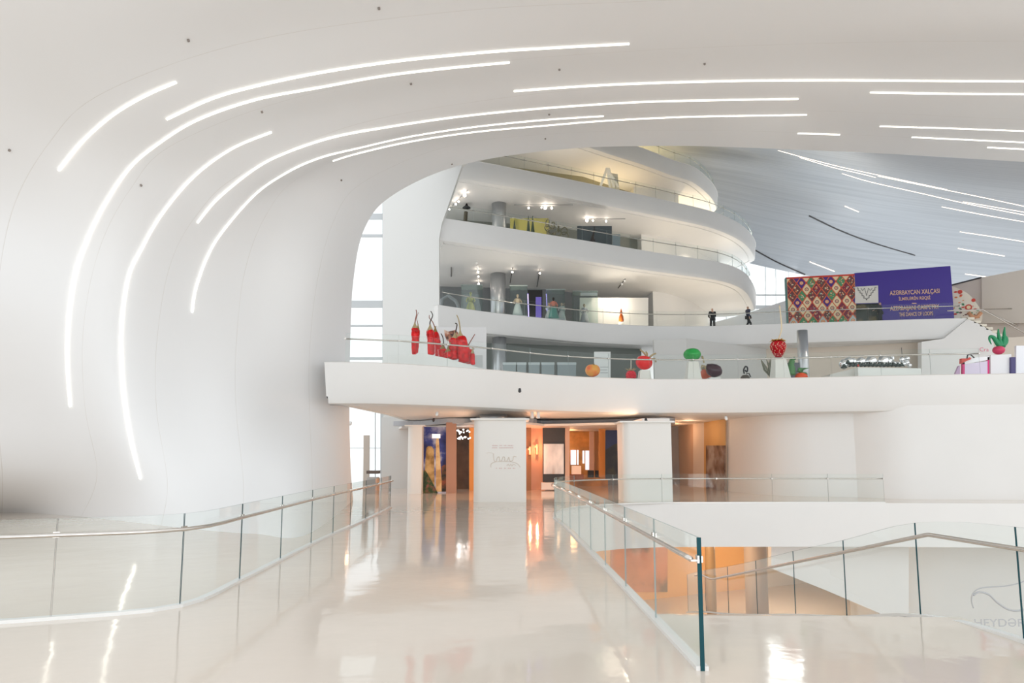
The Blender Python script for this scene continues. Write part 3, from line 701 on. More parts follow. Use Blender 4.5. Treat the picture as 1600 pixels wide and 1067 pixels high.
# E level right wall and pier
ew=[(8.6,44.6),(10.0,42.6)]+[(13,43.5),(17,45),(24,44.5),(32,42)]
wallline([(9.0,42.8),(10.9,42.2),(14.5,44.5),(17.5,46.5)],4.9,9.0,mat('core_grey',(.68,.68,.66),.5),'pale wall behind the green and dark fruit')
wallline([(17.5,46.5),(22,45.5),(27,43.5),(33,41)],4.9,9.0,mat('beige_back',(.70,.62,.53),.5),'beige wall behind the silver sculpture')
# stair flank at the right end of the second balcony
P43=flatY(42.2)
o=panel('wall_stair',P43,[(1440,590),(1440,534),(1475,529),(1512,498.5),(1524,503),(1620,556),(1720,610),(1720,640),(1440,640)],.4,WHITE2); tag(o,'white stair flank descending to the right from the second balcony',kind='structure')
b=MB()
for k in range(12):
    p=P43(1514+k*9.5,498+k*5.2,.0); b.box(p+Vector((.15,.9,.02)),.42,1.8,.16)
tag(b.build('stair_flight',mat('stair_cream',(.8,.74,.62),.5)),'upper stair with cream treads',kind='structure')
g=thing('stair_handrail','thin steel handrails with glass running down beside the upper right stairs','railing',P43(1512,497))
tub('handrail',[P43(1480,485.5,.2),P43(1500,485,.2),P43(1536,484,.2),P43(1600,520,.2),P43(1680,565,.2)],.035,STEEL,g)
tub('handrail',[P43(1500,485,.2),P43(1540,483,-1.6),P43(1640,481,-1.6)],.03,STEEL,g)
tub('handrail',[P43(1536,484,-1.6),P43(1600,514,-1.6),P43(1680,552,-1.6)],.03,STEEL,g)
# beige wall to the right of the banner
PB=plane2(1486,47.5,1600,44)
o=panel('wall_upper_right',PB,[(1480,530),(1480,447),(1533,434),(1600,422),(1760,395),(1760,560),(1480,560)],.3,mat('beige_upper',(.74,.66,.60),.55)); tag(o,'beige wall at the right behind the stairs',kind='structure')
o=panel('trim_2',PB,[(1484,447),(1533,434.5),(1533,432.5),(1484,445)],.2,DARK,off=.05); tag(o,kind='structure')
# second tone to the right
o=panel('wall_upper_right',PB,[(1534,505),(1534,433.5),(1600,421),(1760,392),(1760,505)],.1,mat('beige_upper2',(.76,.69,.62),.55),off=.25); tag(o,kind='structure')
# low wall and window far behind the suited men
o=panel('wall_far_low',flatY(62),[(1085,515),(1110,505),(1165,490),(1245,464),(1300,450),(1300,515)],.3,mat('far_low',(.70,.71,.72),.5)); tag(o,'grey low parapet rising behind the suited men',kind='structure')
window(74,1090,380,1240,520,[(1196,1.2),(1212,1.0),(1232,1.0),(1135,1),(1160,1)],[(480,6),(461,2.5)],'bright far window behind the suited men',idx=3)
# columns
for px,wd,Y,z0,z1,l in ((777.5,24,46.8,10.3,14.36,'round grey metal column on the balcony of the glass cases'),(779,23,47.6,15.7,19.8,'round grey metal column beside the yellow green wall'),(780,22,42,4.9,9.0,'round column dimly seen behind the lowest railing'),(1262.5,16,39.5,4.9,9.0,'round silver column behind the orange tomato')):
    c=PY(px,712,Y); r=wd/2/F*Y; b=MB(); b.lathe((c.x,c.y,z0),[(r,0),(r,(z1-z0)/2),(r,z1-z0)],28); tag(b.build('column',COLUMN,None,True),l,'column')

# ---- track lights
def track(pts, Y, heads, label, on=True):
    zc=19.75 if pts[0][1]<360 else 14.35
    a=PZ(*pts[0],zc-.03); c=PZ(*pts[1],zc-.03); g=thing('track_light',label,'light',a)
    b=MB(); b.sweep([a,c],.03,6); b.build('rail',DARK if not on else mat('track_grey',(.4,.4,.4),.4),g)
    for i,(px,py,lit) in enumerate(heads):
        t=(i+.5)/len(heads); p=PZ(px,py,zc-.17)
        b=MB(); b.sweep([p+Vector((0,.12,.15)),p+Vector((0,.08,.05)),p],[.03,.06,.075],10); h=b.build('spotlight_head',WHITE,g)
        if lit:
            b=MB(); b.sweep([p+Vector((0,-.002,-.002)),p+Vector((0,-.03,-.02))],[.07*lit,.06*lit],12); f=link('lamp_face',b.build('x',BULB).data,h); 
            f.parent=h; f.matrix_parent_inverse=Matrix.Translation(-g.location); f.matrix_parent_inverse=Matrix.Identity(4)
            bpy.data.objects.remove(bpy.data.objects['x'])
            warm('track_lamp',p+Vector((0,-.25,-.1)),2.2*lit,(1,.85,.7),.06)
track([(731,297),(706,322)],(46.3,49.3),[(716,303,0),(726,305,1.7),(716.5,315,.8),(712,319,1),(702,327,.6)],'track with lit spots near the pier on the upper lit balcony')
track([(803,320),(895,320)],(49.0,49.0),[(826,325,.9),(846,324.5,.5),(852,324.5,1.7),(862,325,1.1)],'horizontal track of warm lit spots right of the column')
track([(910,342),(977,342)],(51.9,51.9),[(917,344.5,1.6),(926.5,344.5,.9),(947,345.5,1.0)],'horizontal track of three warm lit spots near the white core')
track([(746,411),(748,447)],(44.7,50.8),[(745,411,0),(747,425,1.0),(747.5,432,.5),(748,443.5,1.1)],'track with lit spots left of the lower column')
track([(801,419),(797,442)],(45.9,49.8),[(800.5,425,.9)],'dark slanted track just right of the lower column',False)
track([(844,420),(839,448)],(46.1,51),[(843.5,427,.7)],'dark slanted track further right of the lower column',False)
track([(977,436),(966,450)],(48.8,51.3),[(976,439,0),(972,444,0)],'short slanted track above the white display wall',False)
track([(705,418),(705,432)],(45.8,48),[],'short dark track near the pier',False)
def spot(name, loc, power, color=(1,.82,.66), up=False, ang=2.5):
    l=bpy.data.lights.new(name,'SPOT'); l.energy=power; l.color=color; l.shadow_soft_size=.05; l.spot_size=ang; l.spot_blend=.8
    o=bpy.data.objects.new(name,l); COL.objects.link(o); o.location=loc
    if up: o.rotation_euler=(pi,0,0)
    return o
for a_,pw in (((3,47,24.9),160),((10,54,24.9),200),((16,60,24.9),200),((2,44,19.5),220),((10,51,19.5),180),((16,57,19.5),120),((0,43.5,14.1),240),((7,47,14.1),240),((14,50,14.1),100),((0,38,8.8),40),((12,37,8.8),100),((19,38,8.8),180),((25,36,8.8),160)):
    spot('balcony_downlight',a_,pw,(1,.74,.48) if a_[2]>20 else (1,.84,.7))
spot('upward_fill_spot',(12,61,27.2),3500,(1,.70,.30),True)  # upward spots from here on are added, unseen, to brighten ceiling and slab undersides
for q in ((16,51,10.7),(19,57,10.7),(12,48,10.7),(18,56,16.1),(13,52,16.1)): spot('upward_fill_spot',q,150,(1,.82,.6),True,2.9)
for q,pw in (((0,42.5,10.5),110),((7,46,10.5),110),((0,44,15.9),90),((8,49,15.9),110),((4,50,21.3),150)): spot('upward_fill_spot',q,pw,(1,.88,.74),True,2.9)
for q in ((8,56,21.6),(15,62,21.6),(19,64.5,21.6)): spot('upward_fill_spot',q,330,(1,.74,.42),True)

# walls of the hall beyond the right of the view
b=MB(); b.box((74,54,12),.5,86,40); b.box((57,92,12),34,.5,40); tag(b.build('wall_side',WHITE),'far right wall of the hall',kind='structure')


# ================================================================ BANNER
BN=plane2(1228,46.3,1485,44.2)
bz=10.3
def lvl(px,off=0): # foot pixel row is hidden by the balcony edge; take the foot at floor height
    return px
bn=thing('exhibition_banner','wide banner wall, carpet pattern at left and violet blue with gold lettering at right','banner',PY(1228,508,46.3))
def brect(name,x0,y0l,y0r,x1,th,m,off=0,ybl=None,ybr=None):
    Q=[BN(x0,y0l,off),BN(x1,y0r,off)]; zb=bz if ybl is None else None
    A_=Vector((Q[0].x,Q[0].y,bz)) if ybl is None else BN(x0,ybl,off); B_=Vector((Q[1].x,Q[1].y,bz)) if ybr is None else BN(x1,ybr,off)
    b=MB(); b.slabface([A_,B_,Q[1],Q[0]],-BN.n*th); return fixn(b.build(name,m,bn))
BLUE=mat('violet_blue',(.05,.025,.28),.45)
brect('blue_board',1335,426.5,415.5,1485,.5,BLUE)
brect('end_board',1227.5,433.5,433.4,1229,.5,mat('teal_edge',(.05,.2,.2),.5))
CR=mat('carpet_red',(.62,.06,.04),.6); CREAM=mat('carpet_cream',(.82,.66,.42),.6); CPUR=mat('carpet_purple',(.07,.03,.22),.6); CGRN=mat('carpet_green',(.08,.28,.13),.6); CDK=mat('carpet_dark',(.16,.06,.06),.6); CMAR=mat('carpet_maroon',(.22,.03,.06),.6); CGREY=mat('carpet_grey',(.55,.58,.55),.6)
CORG=mat('carpet_orange',(.75,.25,.08),.6)
cms=[mat('carpet_ground',(.66,.42,.24),.6),CREAM,CPUR,CGRN,CDK,CMAR,CGREY,CR,CORG]
b=MB(); tl=BN(1229,433.4); tr=BN(1335,426.6); W=(tr-tl).length*1.0; a_=Vector((tl.x,tl.y,bz)); ztop=tl.z
u=BN.u; Wd=(Vector((tr.x,tr.y,0))-Vector((tl.x,tl.y,0))).length; Hh=ztop-bz
def bp(x,z,o): return a_+u*x+Vector((0,0,z))+BN.n*o
b.slabface([bp(0,0,0),bp(Wd,0,0),bp(Wd,Hh,0),bp(0,Hh,0)],-BN.n*.5)
dx=Wd/6.9; dz=Hh/4.0
def clipd(cx,cz,hx,hz,mi,o):
    P=[(cx,cz-hz),(cx+hx,cz),(cx,cz+hz),(cx-hx,cz)]
    def clip(P,f,g):
        out=[]
        for i in range(len(P)):
            p,q=P[i],P[(i+1)%len(P)]; a,c=f(p),f(q)
            if a>=0: out.append(p)
            if (a>=0)!=(c>=0): t=a/(a-c); out.append((p[0]+(q[0]-p[0])*t,p[1]+(q[1]-p[1])*t))
        return out
    for f in (lambda p:p[0]-.02,lambda p:Wd-.02-p[0],lambda p:p[1],lambda p:Hh-.12-p[1]): 
        P=clip(P,f,None)
        if len(P)<3: return
    b.m=mi; b.face([bp(x,z,o) for x,z in P]); b.m=0
for r in range(-1,10):
    for c in range(-1,9):
        cx=(c+(.5 if r%2 else 0))*dx; cz=r*dz/2
        k=(r,c)
        if r%4==0: mi=2 if c%3==1 else 1
        elif r%4==1: mi=[6,3,3][c%3] if r%8==1 else [4,3,4][c%3]
        elif r%4==2: mi=[5,4,1][c%3]
        else: mi=[5,1,1][(c+1)%3] if r%8==3 else [4,2,3][c%3]
        clipd(cx,cz,dx*.5,dz*.5,7 if r%2 else 8,.004)
        clipd(cx,cz,dx*.44,dz*.44,mi,.007)
        if mi in(1,2,6): 
            for rr_,mm,oo in ((.21,5 if mi==1 else 8,.010),(.13,1,.013),(.06,7,.016)):
                P=[(cx+dx*rr_*math.cos(t*pi/5),cz+dx*rr_*math.sin(t*pi/5)) for t in range(10)]
                if all(0<p[0]<Wd and 0<p[1]<Hh-.1 for p in P): b.m=mm; b.face([bp(x,z,oo) for x,z in P]); b.m=0
        else:
            for q in range(9):
                clipd(cx+random.uniform(-.22,.22)*dx,cz+random.uniform(-.2,.2)*dz,dx*random.uniform(.05,.10),dz*random.uniform(.03,.07),[7,8,1,6,3,1,7,8,1][q],.011+q*.0004)
        clipd(cx+dx/2,cz,dx*.10,dz*.10,7,.012)
b.build('carpet_print',cms,bn)
b=MB(); b.slabface([bp(0,Hh-.12,.01),bp(Wd,Hh-.12,.01),bp(Wd,Hh,.01),bp(0,Hh,.01)],-BN.n*.01); b.build('border_print',CR,bn)
# opening with white headboard
panel('headboard_print',BN,[(1336,474),(1372.5,473),(1372,446),(1336,448)],.03,mat('head_white',(.75,.72,.66),.5),bn,off=.02)
P_=BN
zig=[(1339,450),(1341,450),(1341,454),(1344,454),(1344,458),(1347,458),(1347,462),(1350,462),(1350,466),(1353,466),(1354,469),(1355,466),(1358,465.5),(1358,461.5),(1361,461.5),(1361,457.5),(1364,457.5),(1364,453.5),(1367,453.5),(1367,449),(1370,449)]
b=MB()
for (x0,y0),(x1,y1) in zip(zig,zig[1:]): b.sweep([BN(x0,y0,.035),BN(x1,y1,.035)],.018,5)
zi2=[(1345,450),(1348,454),(1351,450),(1354,462),(1357,450),(1360,454),(1363,450)]
for (x0,y0),(x1,y1) in zip(zi2,zi2[1:]): b.sweep([BN(x0,y0,.035),BN(x1,y1,.035)],.012,5)
b.build('ornament_print',mat('ornament_grey',(.12,.12,.12),.5),bn)
o=panel('doorway_print',BN,[(1338,503),(1373.5,501),(1372.5,474),(1338,475)],.02,blotch('doorway_dark',(.02,.03,.02),(.035,.04,.03),(.16,.12,.05),1.6,6),bn,off=.02)
GOLD=mat('gold_ink',(.80,.50,.34),.5)
def btext(s,x0,yt,yb,x1): 
    text(s,BN,x0,yt,x1,yb,GOLD,bn,off=.03,bold=.012)
btext('AZƏRBAYCAN XALÇASI',1390.5,454,463,1468.5)
btext('İLMƏLƏRİN RƏQSİ',1404.5,463,470.5,1454)
btext('AZERBAIJANI CARPETRY',1391,478.5,487.5,1468)
btext('THE DANCE OF LOOPS',1405,488.5,494.5,1458)
rpanel('gold_dash',BN,1425,473.2,1432,474.6,.01,GOLD,bn,off=.02)
# quarter round patterned board beside the banner
PQ=plane2(1486,45.0,1600,43.2)
q=[PQ(1487,506)]+[PQ(x,y) for x,y in crom([(1487,447),(1500,452),(1514,460),(1526,474),(1532,484),(1535,492),(1534,503)],5)]
b=MB(); b.slabface(q,-PQ.n*.12); qb=fixn(b.build('patterned_board',mat('board_cream',(.82,.74,.62),.6))); tag(qb,'quarter round cream board with red flower pattern right of the banner','panel')
b=MB(); random.seed(3)
for k in range(90):
    x=random.uniform(1488,1532); y=random.uniform(450,500)
    if y<449+max(0,(x-1490))*.82+2: continue
    c=PQ(x,y,.012); s_=random.uniform(.03,.11); an=random.random()*3; b.m=random.choice([0,0,1,2,3])
    b.face([c+PQ.u*(s_*math.cos(an+t*pi/3))+Vector((0,0,s_*.6*math.sin(an+t*pi/3))) for t in range(6)])
for x,y,r,m_ in ((1500,456,.14,0),(1513.5,480,.2,0),(1513.5,480,.12,4),(1521,469,.12,0)):
    c=PQ(x,y,.02+ (.01 if m_==4 else 0)); b.m=m_; b.face([c+PQ.u*(r*math.cos(t*pi/6))+Vector((0,0,r*math.sin(t*pi/6))) for t in range(12)])
b.build('flower_print',[CR,CORG,CGRN,CDK,CREAM],qb)
tub('rim_print',[PQ(x,y,.02) for x,y in ((1513,488),(1519,495),(1527,495),(1533,488))],.12,mat('rim_orange',(.72,.36,.2),.5),qb)

# ================================================================ PEOPLE
def skin_mesh(name, pts, edges, m, parent, sub=2, root=0):
    me=bpy.data.meshes.new('s'); me.from_pydata([p[0] for p in pts],edges,[]); o=bpy.data.objects.new('s',me); COL.objects.link(o)
    bm=bmesh.new(); bm.from_mesh(me); L=bm.verts.layers.skin.verify(); bm.verts.ensure_lookup_table()
    for v,p in zip(bm.verts,pts): v[L].radius=p[1] if isinstance(p[1],tuple) else (p[1],p[1]); v[L].use_root=False
    bm.verts[root][L].use_root=True; bm.to_mesh(me); bm.free()
    o.modifiers.new('k','SKIN').use_smooth_shade=True; s_=o.modifiers.new('u','SUBSURF'); s_.levels=sub; s_.render_levels=sub
    bpy.context.view_layer.update()
    nm=bpy.data.meshes.new_from_object(o.evaluated_get(bpy.context.evaluated_depsgraph_get())); bpy.data.objects.remove(o)
    nm.materials.clear(); nm.materials.append(m); r=bpy.data.objects.new(name,nm); COL.objects.link(r); r.parent=parent; return r
SKIN=mat('skin',(.55,.34,.25),.5); SUIT=mat('suit_dark',(.012,.013,.018),.7); SUITB=mat('suit_navy',(.02,.028,.07),.7); HAIR=mat('hair',(.02,.015,.012),.6)
def person(label, loc, rz, pose, suit=SUIT, scale=1.0):
    """local: +Y is forward. pose = dict(step, la=(elbow,hand), ra=...)"""
    g=thing('person',label,'person',loc); g.rotation_euler=(0,0,rz); g.scale=(scale,)*3
    st_=pose.get('step',0); hx=.10
    hipz=.93
    Lf=[( -hx,0,hipz),(-hx-.01,.04+st_*.30,.50),(-hx,st_*.36-.02,.09)]
    Rf=[( hx,0,hipz),(hx+.01,.02-st_*.12,.50),(hx,-st_*.42-.02,.12 if st_ else .09)]
    le,lh=pose['la']; re,rh=pose['ra']
    shl=(-.19,0,1.42); shr=(.19,0,1.42)
    body=[((0,0,.95),(.14,.10)),((0,.0,1.20),(.14,.10)),((0,0,1.40),(.12,.08)),((0,.0,1.50),.055),((0,.015,1.60),(.075,.095)),((0,.01,1.70),(.072,.088)),
          (shl,.055),(le,.042),(lh,.03),(shr,.055),(re,.042),(rh,.03),
          (Lf[0],.085),(Lf[1],.055),(Lf[2],.04),((Lf[2][0],Lf[2][1]+.16,.04),.038),
          (Rf[0],.085),(Rf[1],.055),(Rf[2],.04),((Rf[2][0],Rf[2][1]+.16,.05),.038)]
    e=[(0,1),(1,2),(2,3),(3,4),(4,5),(2,6),(6,7),(7,8),(2,9),(9,10),(10,11),(0,12),(12,13),(13,14),(14,15),(0,16),(16,17),(17,18),(18,19)]
    # fingers
    for hi,(hp,ep,sx) in ((8,(lh,le,-1)),(11,(rh,re,1))):
        d=(Vector(hp)-Vector(ep)).normalized(); sd=Vector((0,1,0)) if abs(d.y)<.7 else Vector((1,0,0))
        palm=Vector(hp)+d*.07; body.append((tuple(palm),(.03,.018))); pi_=len(body)-1; e.append((hi,pi_))
        for q in range(4):
            f=palm+d*(.075-.006*abs(q-1.5))+sd*(.02*(q-1.5))+Vector((-sx*.01,0,0)); body.append((tuple(f),.008)); e.append((pi_,len(body)-1))
        th=Vector(hp)+d*.07+sd*.055; body.append((tuple(th),.009)); e.append((hi,len(body)-1))
    skin_mesh('body',body,e,SKIN,g)
    b=MB(); b.lathe((0,.115,1.635),[(.002,.03),(.012,.0),(.016,-.02),(.004,-.03)],8)
    for sx in (-1,1): b.lathe((sx*.082,.0,1.64),[(.004,-.03),(.02,-.01),(.02,.015),(.004,.03)],8,sq=(.5,1))
    b.build('face_features',SKIN,g,True)
    b=MB(); 
    for sx in (-1,1): b.lathe((sx*.032,.098,1.655),[(.002,-.01),(.011,0),(.002,.01)],6)
    b.build('eyes',DARK,g)
    # jacket
    jk=[((0,0,.86),(.175,.125)),((0,0,1.02),(.17,.125)),((0,0,1.22),(.175,.125)),((0,0,1.40),(.155,.105)),((0,-.005,1.49),(.075,.07)),
        (shl,.08),(le,.062),(tuple(Vector(le).lerp(Vector(lh),.93)),.048),(shr,.08),(re,.062),(tuple(Vector(re).lerp(Vector(rh),.93)),.048)]
    skin_mesh('jacket',jk,[(0,1),(1,2),(2,3),(3,4),(3,5),(5,6),(6,7),(3,8),(8,9),(9,10)],suit,g)
    tr=[((0,0,.92),(.16,.12)),(Lf[0],.105),(Lf[1],.08),((Lf[2][0],Lf[2][1],.12),.066),(Rf[0],.105),(Rf[1],.08),((Rf[2][0],Rf[2][1],.15),.066)]
    skin_mesh('trousers',tr,[(0,1),(1,2),(2,3),(0,4),(4,5),(5,6)],SUIT,g)
    sh=MB()
    for f in (Lf[2],Rf[2]): sh.sweep([(f[0],f[1]-.06,f[2]-.045),(f[0],f[1]+.05,f[2]-.04),(f[0],f[1]+.17,f[2]-.055),(f[0],f[1]+.21,f[2]-.06)],[.04,.05,.045,.02],10,flat=.8)
    sh.build('shoes',BLACK,g,True)
    b=MB(); b.lathe((0,-.012,1.62),[(.088,-.04),(.096,.02),(.094,.08),(.075,.125),(.035,.148),(.004,.152)],16,sq=(.95,1.06)); hr=b.build('hair',HAIR,g,True)
    for v in hr.data.vertices:
        if v.co.y>.03 and v.co.z<1.70: v.co.y=.03
    return g
pA=PZ(1118.5,504.5,10.3); pA=Vector(((1118.5-800)/F*47.2,47.2,10.3))
person('person in a dark suit seen from behind, hands in front, nearer the rounded balcony tip',pA,.15,dict(step=.12,la=((-.25,.08,1.14),(-.10,.26,1.08)),ra=((.25,.08,1.14),(.10,.26,1.08))))
pB=Vector(((1175-800)/F*46.6,46.6,10.3))
person('person in a navy suit walking in mid stride, right of the other suited person',pB,-pi/2+.2,dict(step=.75,la=((-.26,.10,1.16),(-.20,.28,1.02)),ra=((.25,-.12,1.14),(.24,-.06,.92))),SUITB)
pC=Vector(((1386-800)/F*44.6,44.6,10.3)); 
person('person in dark clothes standing in front of the violet banner, arm reaching out',pC,.9,dict(step=.1,la=((-.30,.12,1.22),(-.40,.36,1.10)),ra=((.26,.02,1.16),(.2,.14,1.0))),SUIT,.9)

# ================================================================ FRUIT SCULPTURES ON THE LOWEST BALCONY
def glossy(name,c,na=.25,ns=2,rough=.2,coat=.15,bump=0,bs=8): return mat(name,c,rough,coat=coat,spec=.25,noise_amt=na,nscale=ns,bump=bump,bscale=bs)
CHILI=glossy('chili_red',(.66,.004,.006),.4,6,bump=1.0,bs=11); STEMG=mat('stem_olive',(.25,.17,.05),.5,noise_amt=.3); STEMR=mat('stem_brown',(.25,.07,.04),.5); STEMB=mat('stem_dark',(.05,.035,.03),.5); CALB=mat('calyx_beige',(.42,.33,.18),.5)
ZE=4.9
# dais
P1=flatY(25.6)
b=MB(); fr_=[P1(606,600),P1(606,556.5),P1(640,554),P1(667,553),P1(700,560),P1(735,570.5),P1(764,580),P1(764,600)]
fr_=[Vector((p.x,p.y,max(p.z,ZE))) for p in fr_]; b.slabface(fr_,Vector((0,2.4,0))); tag(fixn(b.build('dais',WHITE)),'white sloping dais carrying the giant chilies','platform')
rag=[0]
def chili(label, top, bot, hw, Y, stem, stem_m, cal_m=CALB, seed=0, bend=0, taper=.8):
    P=flatY(Y); T=P(*top); Bt=P(*bot); r=hw/F*Y; g=thing('giant_chili',label,'sculpture',Bt)
    mid=(T+Bt)/2+Vector((bend,0,0)); pts=crom([tuple(Bt),tuple(Bt.lerp(mid,.5)),tuple(mid),tuple(mid.lerp(T,.5)),tuple(T)],5)
    n=len(pts); R=[]
    for i in range(n):
        t=i/(n-1); R.append(r*(taper+(1-taper)*t)*(1-.55*max(0,(t-.88)/.12)**2)*(1-.45*max(0,(.06-t)/.06)))
    def fn(t,a): return 1+.26*noise.noise(Vector((math.cos(a)*1.4,math.sin(a)*1.4,t*9+seed*5)))+.07*math.sin(3*a+seed+t*4)
    b=MB(); b.sweep(pts,R,20,fn=fn); b.build('pepper_body',CHILI,g,True)
    b=MB(); b.sweep([T-Vector((0,0,.06)),T+Vector((0,0,.02)),T+Vector((0,0,.12)),T+Vector((0,0,.22))],[r*.72,r*.66,r*.3,r*.13],14,fn=lambda t,a:1+.10*math.sin(5*a)); b.build('calyx',cal_m,g,True)
    sp=[T+Vector((0,0,.12))]+[P(x,y) for x,y in stem]; sp=crom([tuple(p) for p in sp],5)
    b=MB(); b.sweep(sp,[r*.16*(1-.4*i/len(sp)) for i in range(len(sp))],8); b.build('stem',stem_m,g,True)
chili('leftmost giant red chili with twin upright stem',(648,512),(647,554),6.4,26.2,[(649,500),(651,490),(650,484)],STEMR,CALB,1,.03,.62)
chili('thin red chili peeping out behind the leftmost one',(653,514),(651,552),3.4,26.9,[(652.5,503),(651,497),(654,488)],STEMR,STEMG,2,0,.7)
chili('giant red chili with dark curling stem, second from the left',(672,515),(674,555),6.5,26.2,[(672,503),(676,493),(673,486)],STEMB,CALB,3,0,.8)
chili('wrinkled red chili leaning behind the second one',(680,518),(685,559),5.0,27.0,[(676,503),(671,497),(671,492)],STEMR,STEMG,4,.03,1.1)
chili('low glassy red chili in the middle of the group',(692,545),(691,560),7,26.4,[(693,536),(692,527),(689,521)],STEMB,STEMG,5,0,1.0)
chili('red chili with thin hooked dark stem',(711,528),(709,562),7.5,26.2,[(712,518),(714,507),(711,505)],STEMB,CALB,6,-.05,1.05)
chili('tallest giant red chili with long beige stem',(719,525),(726,567),7.5,26.1,[(718.5,510),(716.5,499),(713.5,492)],CALB,CALB,7,.05,1.35)
chili('red chili leaning right with slanting reddish stem',(731,546),(736,568),6,26.5,[(731,541),(736,532),(742,522)],STEMR,STEMG,8,.02,1.2)
chili('small red chili at the right end with curled stem',(738,552),(739,570),3.4,25.9,[(741,545),(738,544),(741,552)],STEMG,CALB,9,0,1.0)
chili('short red chili lying low in front of the group',(700,550),(702,559),7.5,26.0,[(701,541),(704,535)],STEMG,STEMG,10,0,1.0)
# poster behind
PP=flatY(29.2); po=rpanel('poster',PP,676,511,760,582,.08,mat('poster_white',(.70,.72,.73),.5)); tag(po,'white poster panel with a cut pomegranate behind the chilies','poster')
panel('fruit_print',PP,[(694,515),(700,518),(712,515.5),(716,520),(714,528),(706,534),(698,532),(695,524)],.01,blotch('fruit_print',(.05,.02,.02),(.45,.18,.1),(.65,.5,.4),4,3),po,off=.012)
rpanel('frame_print',PP,738,555,754,574,.01,mat('grey_frame_print',(.5,.53,.53),.5),po,off=.01)
# text panel
PT=flatY(36); tp=rpanel('text_panel',PT,928.5,549.5,954,592,.1,mat('panel_white',(.70,.73,.72),.5)); tag(tp,'white information panel with grey text behind the peach','panel')
for k,(x1,y) in enumerate(((951,573),(949,577.5),(950,582))): rpanel('text_line_print',PT,938,y,x1,y+.8,.01,mat('grey_ink',(.35,.38,.38),.5),tp,off=.01)
# peach
def blob(name,c,prof,m,parent,n=28,sq=(1,1),fn=None,tilt=(0,0)):
    b=MB(); b.lathe((0,0,0),prof,n,sq,fn); R=Matrix.Rotation(tilt[0],3,'X')@Matrix.Rotation(tilt[1],3,'Y')
    b.V=[R@v+Vector(c) for v in b.V]; return b.build(name,m,parent,True)
def ball(r,h=1.0,dimple=.12,n=16):
    out=[]
    for i in range(n+1):
        t=-pi/2+pi*i/n; z=math.sin(t)*r*h; rr=math.cos(t)*r
        if i>n-4: z-=dimple*r*((i-(n-4))/4)**1.5*1.4
        out.append((max(rr,.004),z))
    return out
Yp=29.1; sc=Yp/F
g=thing('giant_peach','orange red giant peach sitting behind the railing','sculpture',Vector((126*sc,Yp,ZE)))
r=11.7*sc; blob('fruit_body',PY(926,578.5,Yp),ball(r,.88),blotch('peach_skin',(.70,.06,.01),(.80,.17,.015),(.80,.36,.05),2.2,4),g); tub('stem',[PY(927,572,Yp-.15),PY(928,570,Yp-.2),PY(927.5,568,Yp-.2)],.035,STEMG,g)
b=MB(); b.box((126*sc,Yp,(ZE+PY(926,590,Yp).z)/2),.5,.5,max(.05,PY(926,590,Yp).z-ZE)); b.build('plinth',WHITE,g)
# raspberry
Yp=29.4; sc=Yp/F; g=thing('giant_raspberry','small crimson giant raspberry between the peach and the cherry','sculpture',PY(986,592,Yp))
RB=glossy('raspberry_red',(.65,.01,.03),.3,6); b=MB(); c0=PY(986,586,Yp); r=8.5*sc
for i in range(5):
    t=-.9+1.8*i/4; k=10 if abs(t)<.9 else 6
    for j in range(k):
        a=2*pi*(j+.5*(i%2))/k; rr=r*.72*math.cos(t); b.lathe(c0+Vector((rr*math.cos(a),rr*math.sin(a),r*.8*math.sin(t)-.02)),[(.01,-.06),(.06,-.035),(.078,0),(.06,.035),(.01,.06)],8)
b.build('fruit_body',RB,g,True)
b=MB()
for j in range(6):
    a=j*pi/3; b.sweep([c0+Vector((0,0,r*.8)),c0+Vector((math.cos(a)*.14,math.sin(a)*.14,r*.8+.05)),c0+Vector((math.cos(a)*.24,math.sin(a)*.24,r*.8+.10))],[.03,.03,.008],6)
b.build('sepals',CALB,g); tub('stem',[c0+Vector((0,0,r*.8)),PY(986,570,Yp),PY(986,562,Yp)],.02,mat('stem_pale',(.6,.6,.5),.5),g)
# pedestals
def pedestal(label,x0b,x1b,x0t,x1t,yt,Y,yb=592):
    P=flatY(Y); zt=P((x0t+x1t)/2,yt).z; a=(x0b-800)/F*Y; c=(x1b-800)/F*Y; a2=(x0t-800)/F*Y; c2=(x1t-800)/F*Y; d=(c-a)/2; d2=(c2-a2)/2; m0=(a+c)/2; m1=(a2+c2)/2
    b=MB(); rows=[[Vector((m0-d,Y-d+d,ZE)),Vector((m0+d,Y,ZE)),Vector((m0+d,Y+2*d,ZE)),Vector((m0-d,Y+2*d,ZE))],[Vector((m1-d2,Y+d-d2,zt)),Vector((m1+d2,Y+d-d2,zt)),Vector((m1+d2,Y+d+d2,zt)),Vector((m1-d2,Y+d+d2,zt))]]
    b.quadgrid(rows,True); b.F.append((4,5,6,7)); b.M.append(0); b.F.append((3,2,1,0)); b.M.append(0)
    tag(fixn(b.build('pedestal',mat('pedestal_white',(.8,.79,.74),.5))),label,'pedestal'); return Vector((m1,Y+d,zt+.03))
t=pedestal('low white tapered pedestal under the red apple',1000,1020,1002.5,1018,578,29.3)
g=thing('giant_red_apple','glossy bright red giant fruit with twigs on a low pedestal','sculpture',t); sc=t.y/F; r=13.2*sc
cc=t+Vector((0,0,r*.92)); blob('fruit_body',cc,ball(r,.88),glossy('apple_red',(.80,.01,.012),.15,1.5),g,tilt=(0,.18))
for pts in ([(1011,557),(1006,551),(1000,546)],[(1011,557),(1011,552),(1009,549)],[(1014,559),(1020,554),(1025,552)],[(1018,561),(1023,560),(1025,566)]):
    tub('twig',[PY(x,y,t.y) for x,y in pts],[.05,.04,.03],CALB,g)
t=pedestal('taller white tapered pedestal under the green fruit',1076,1099,1080,1095,564,29.5)
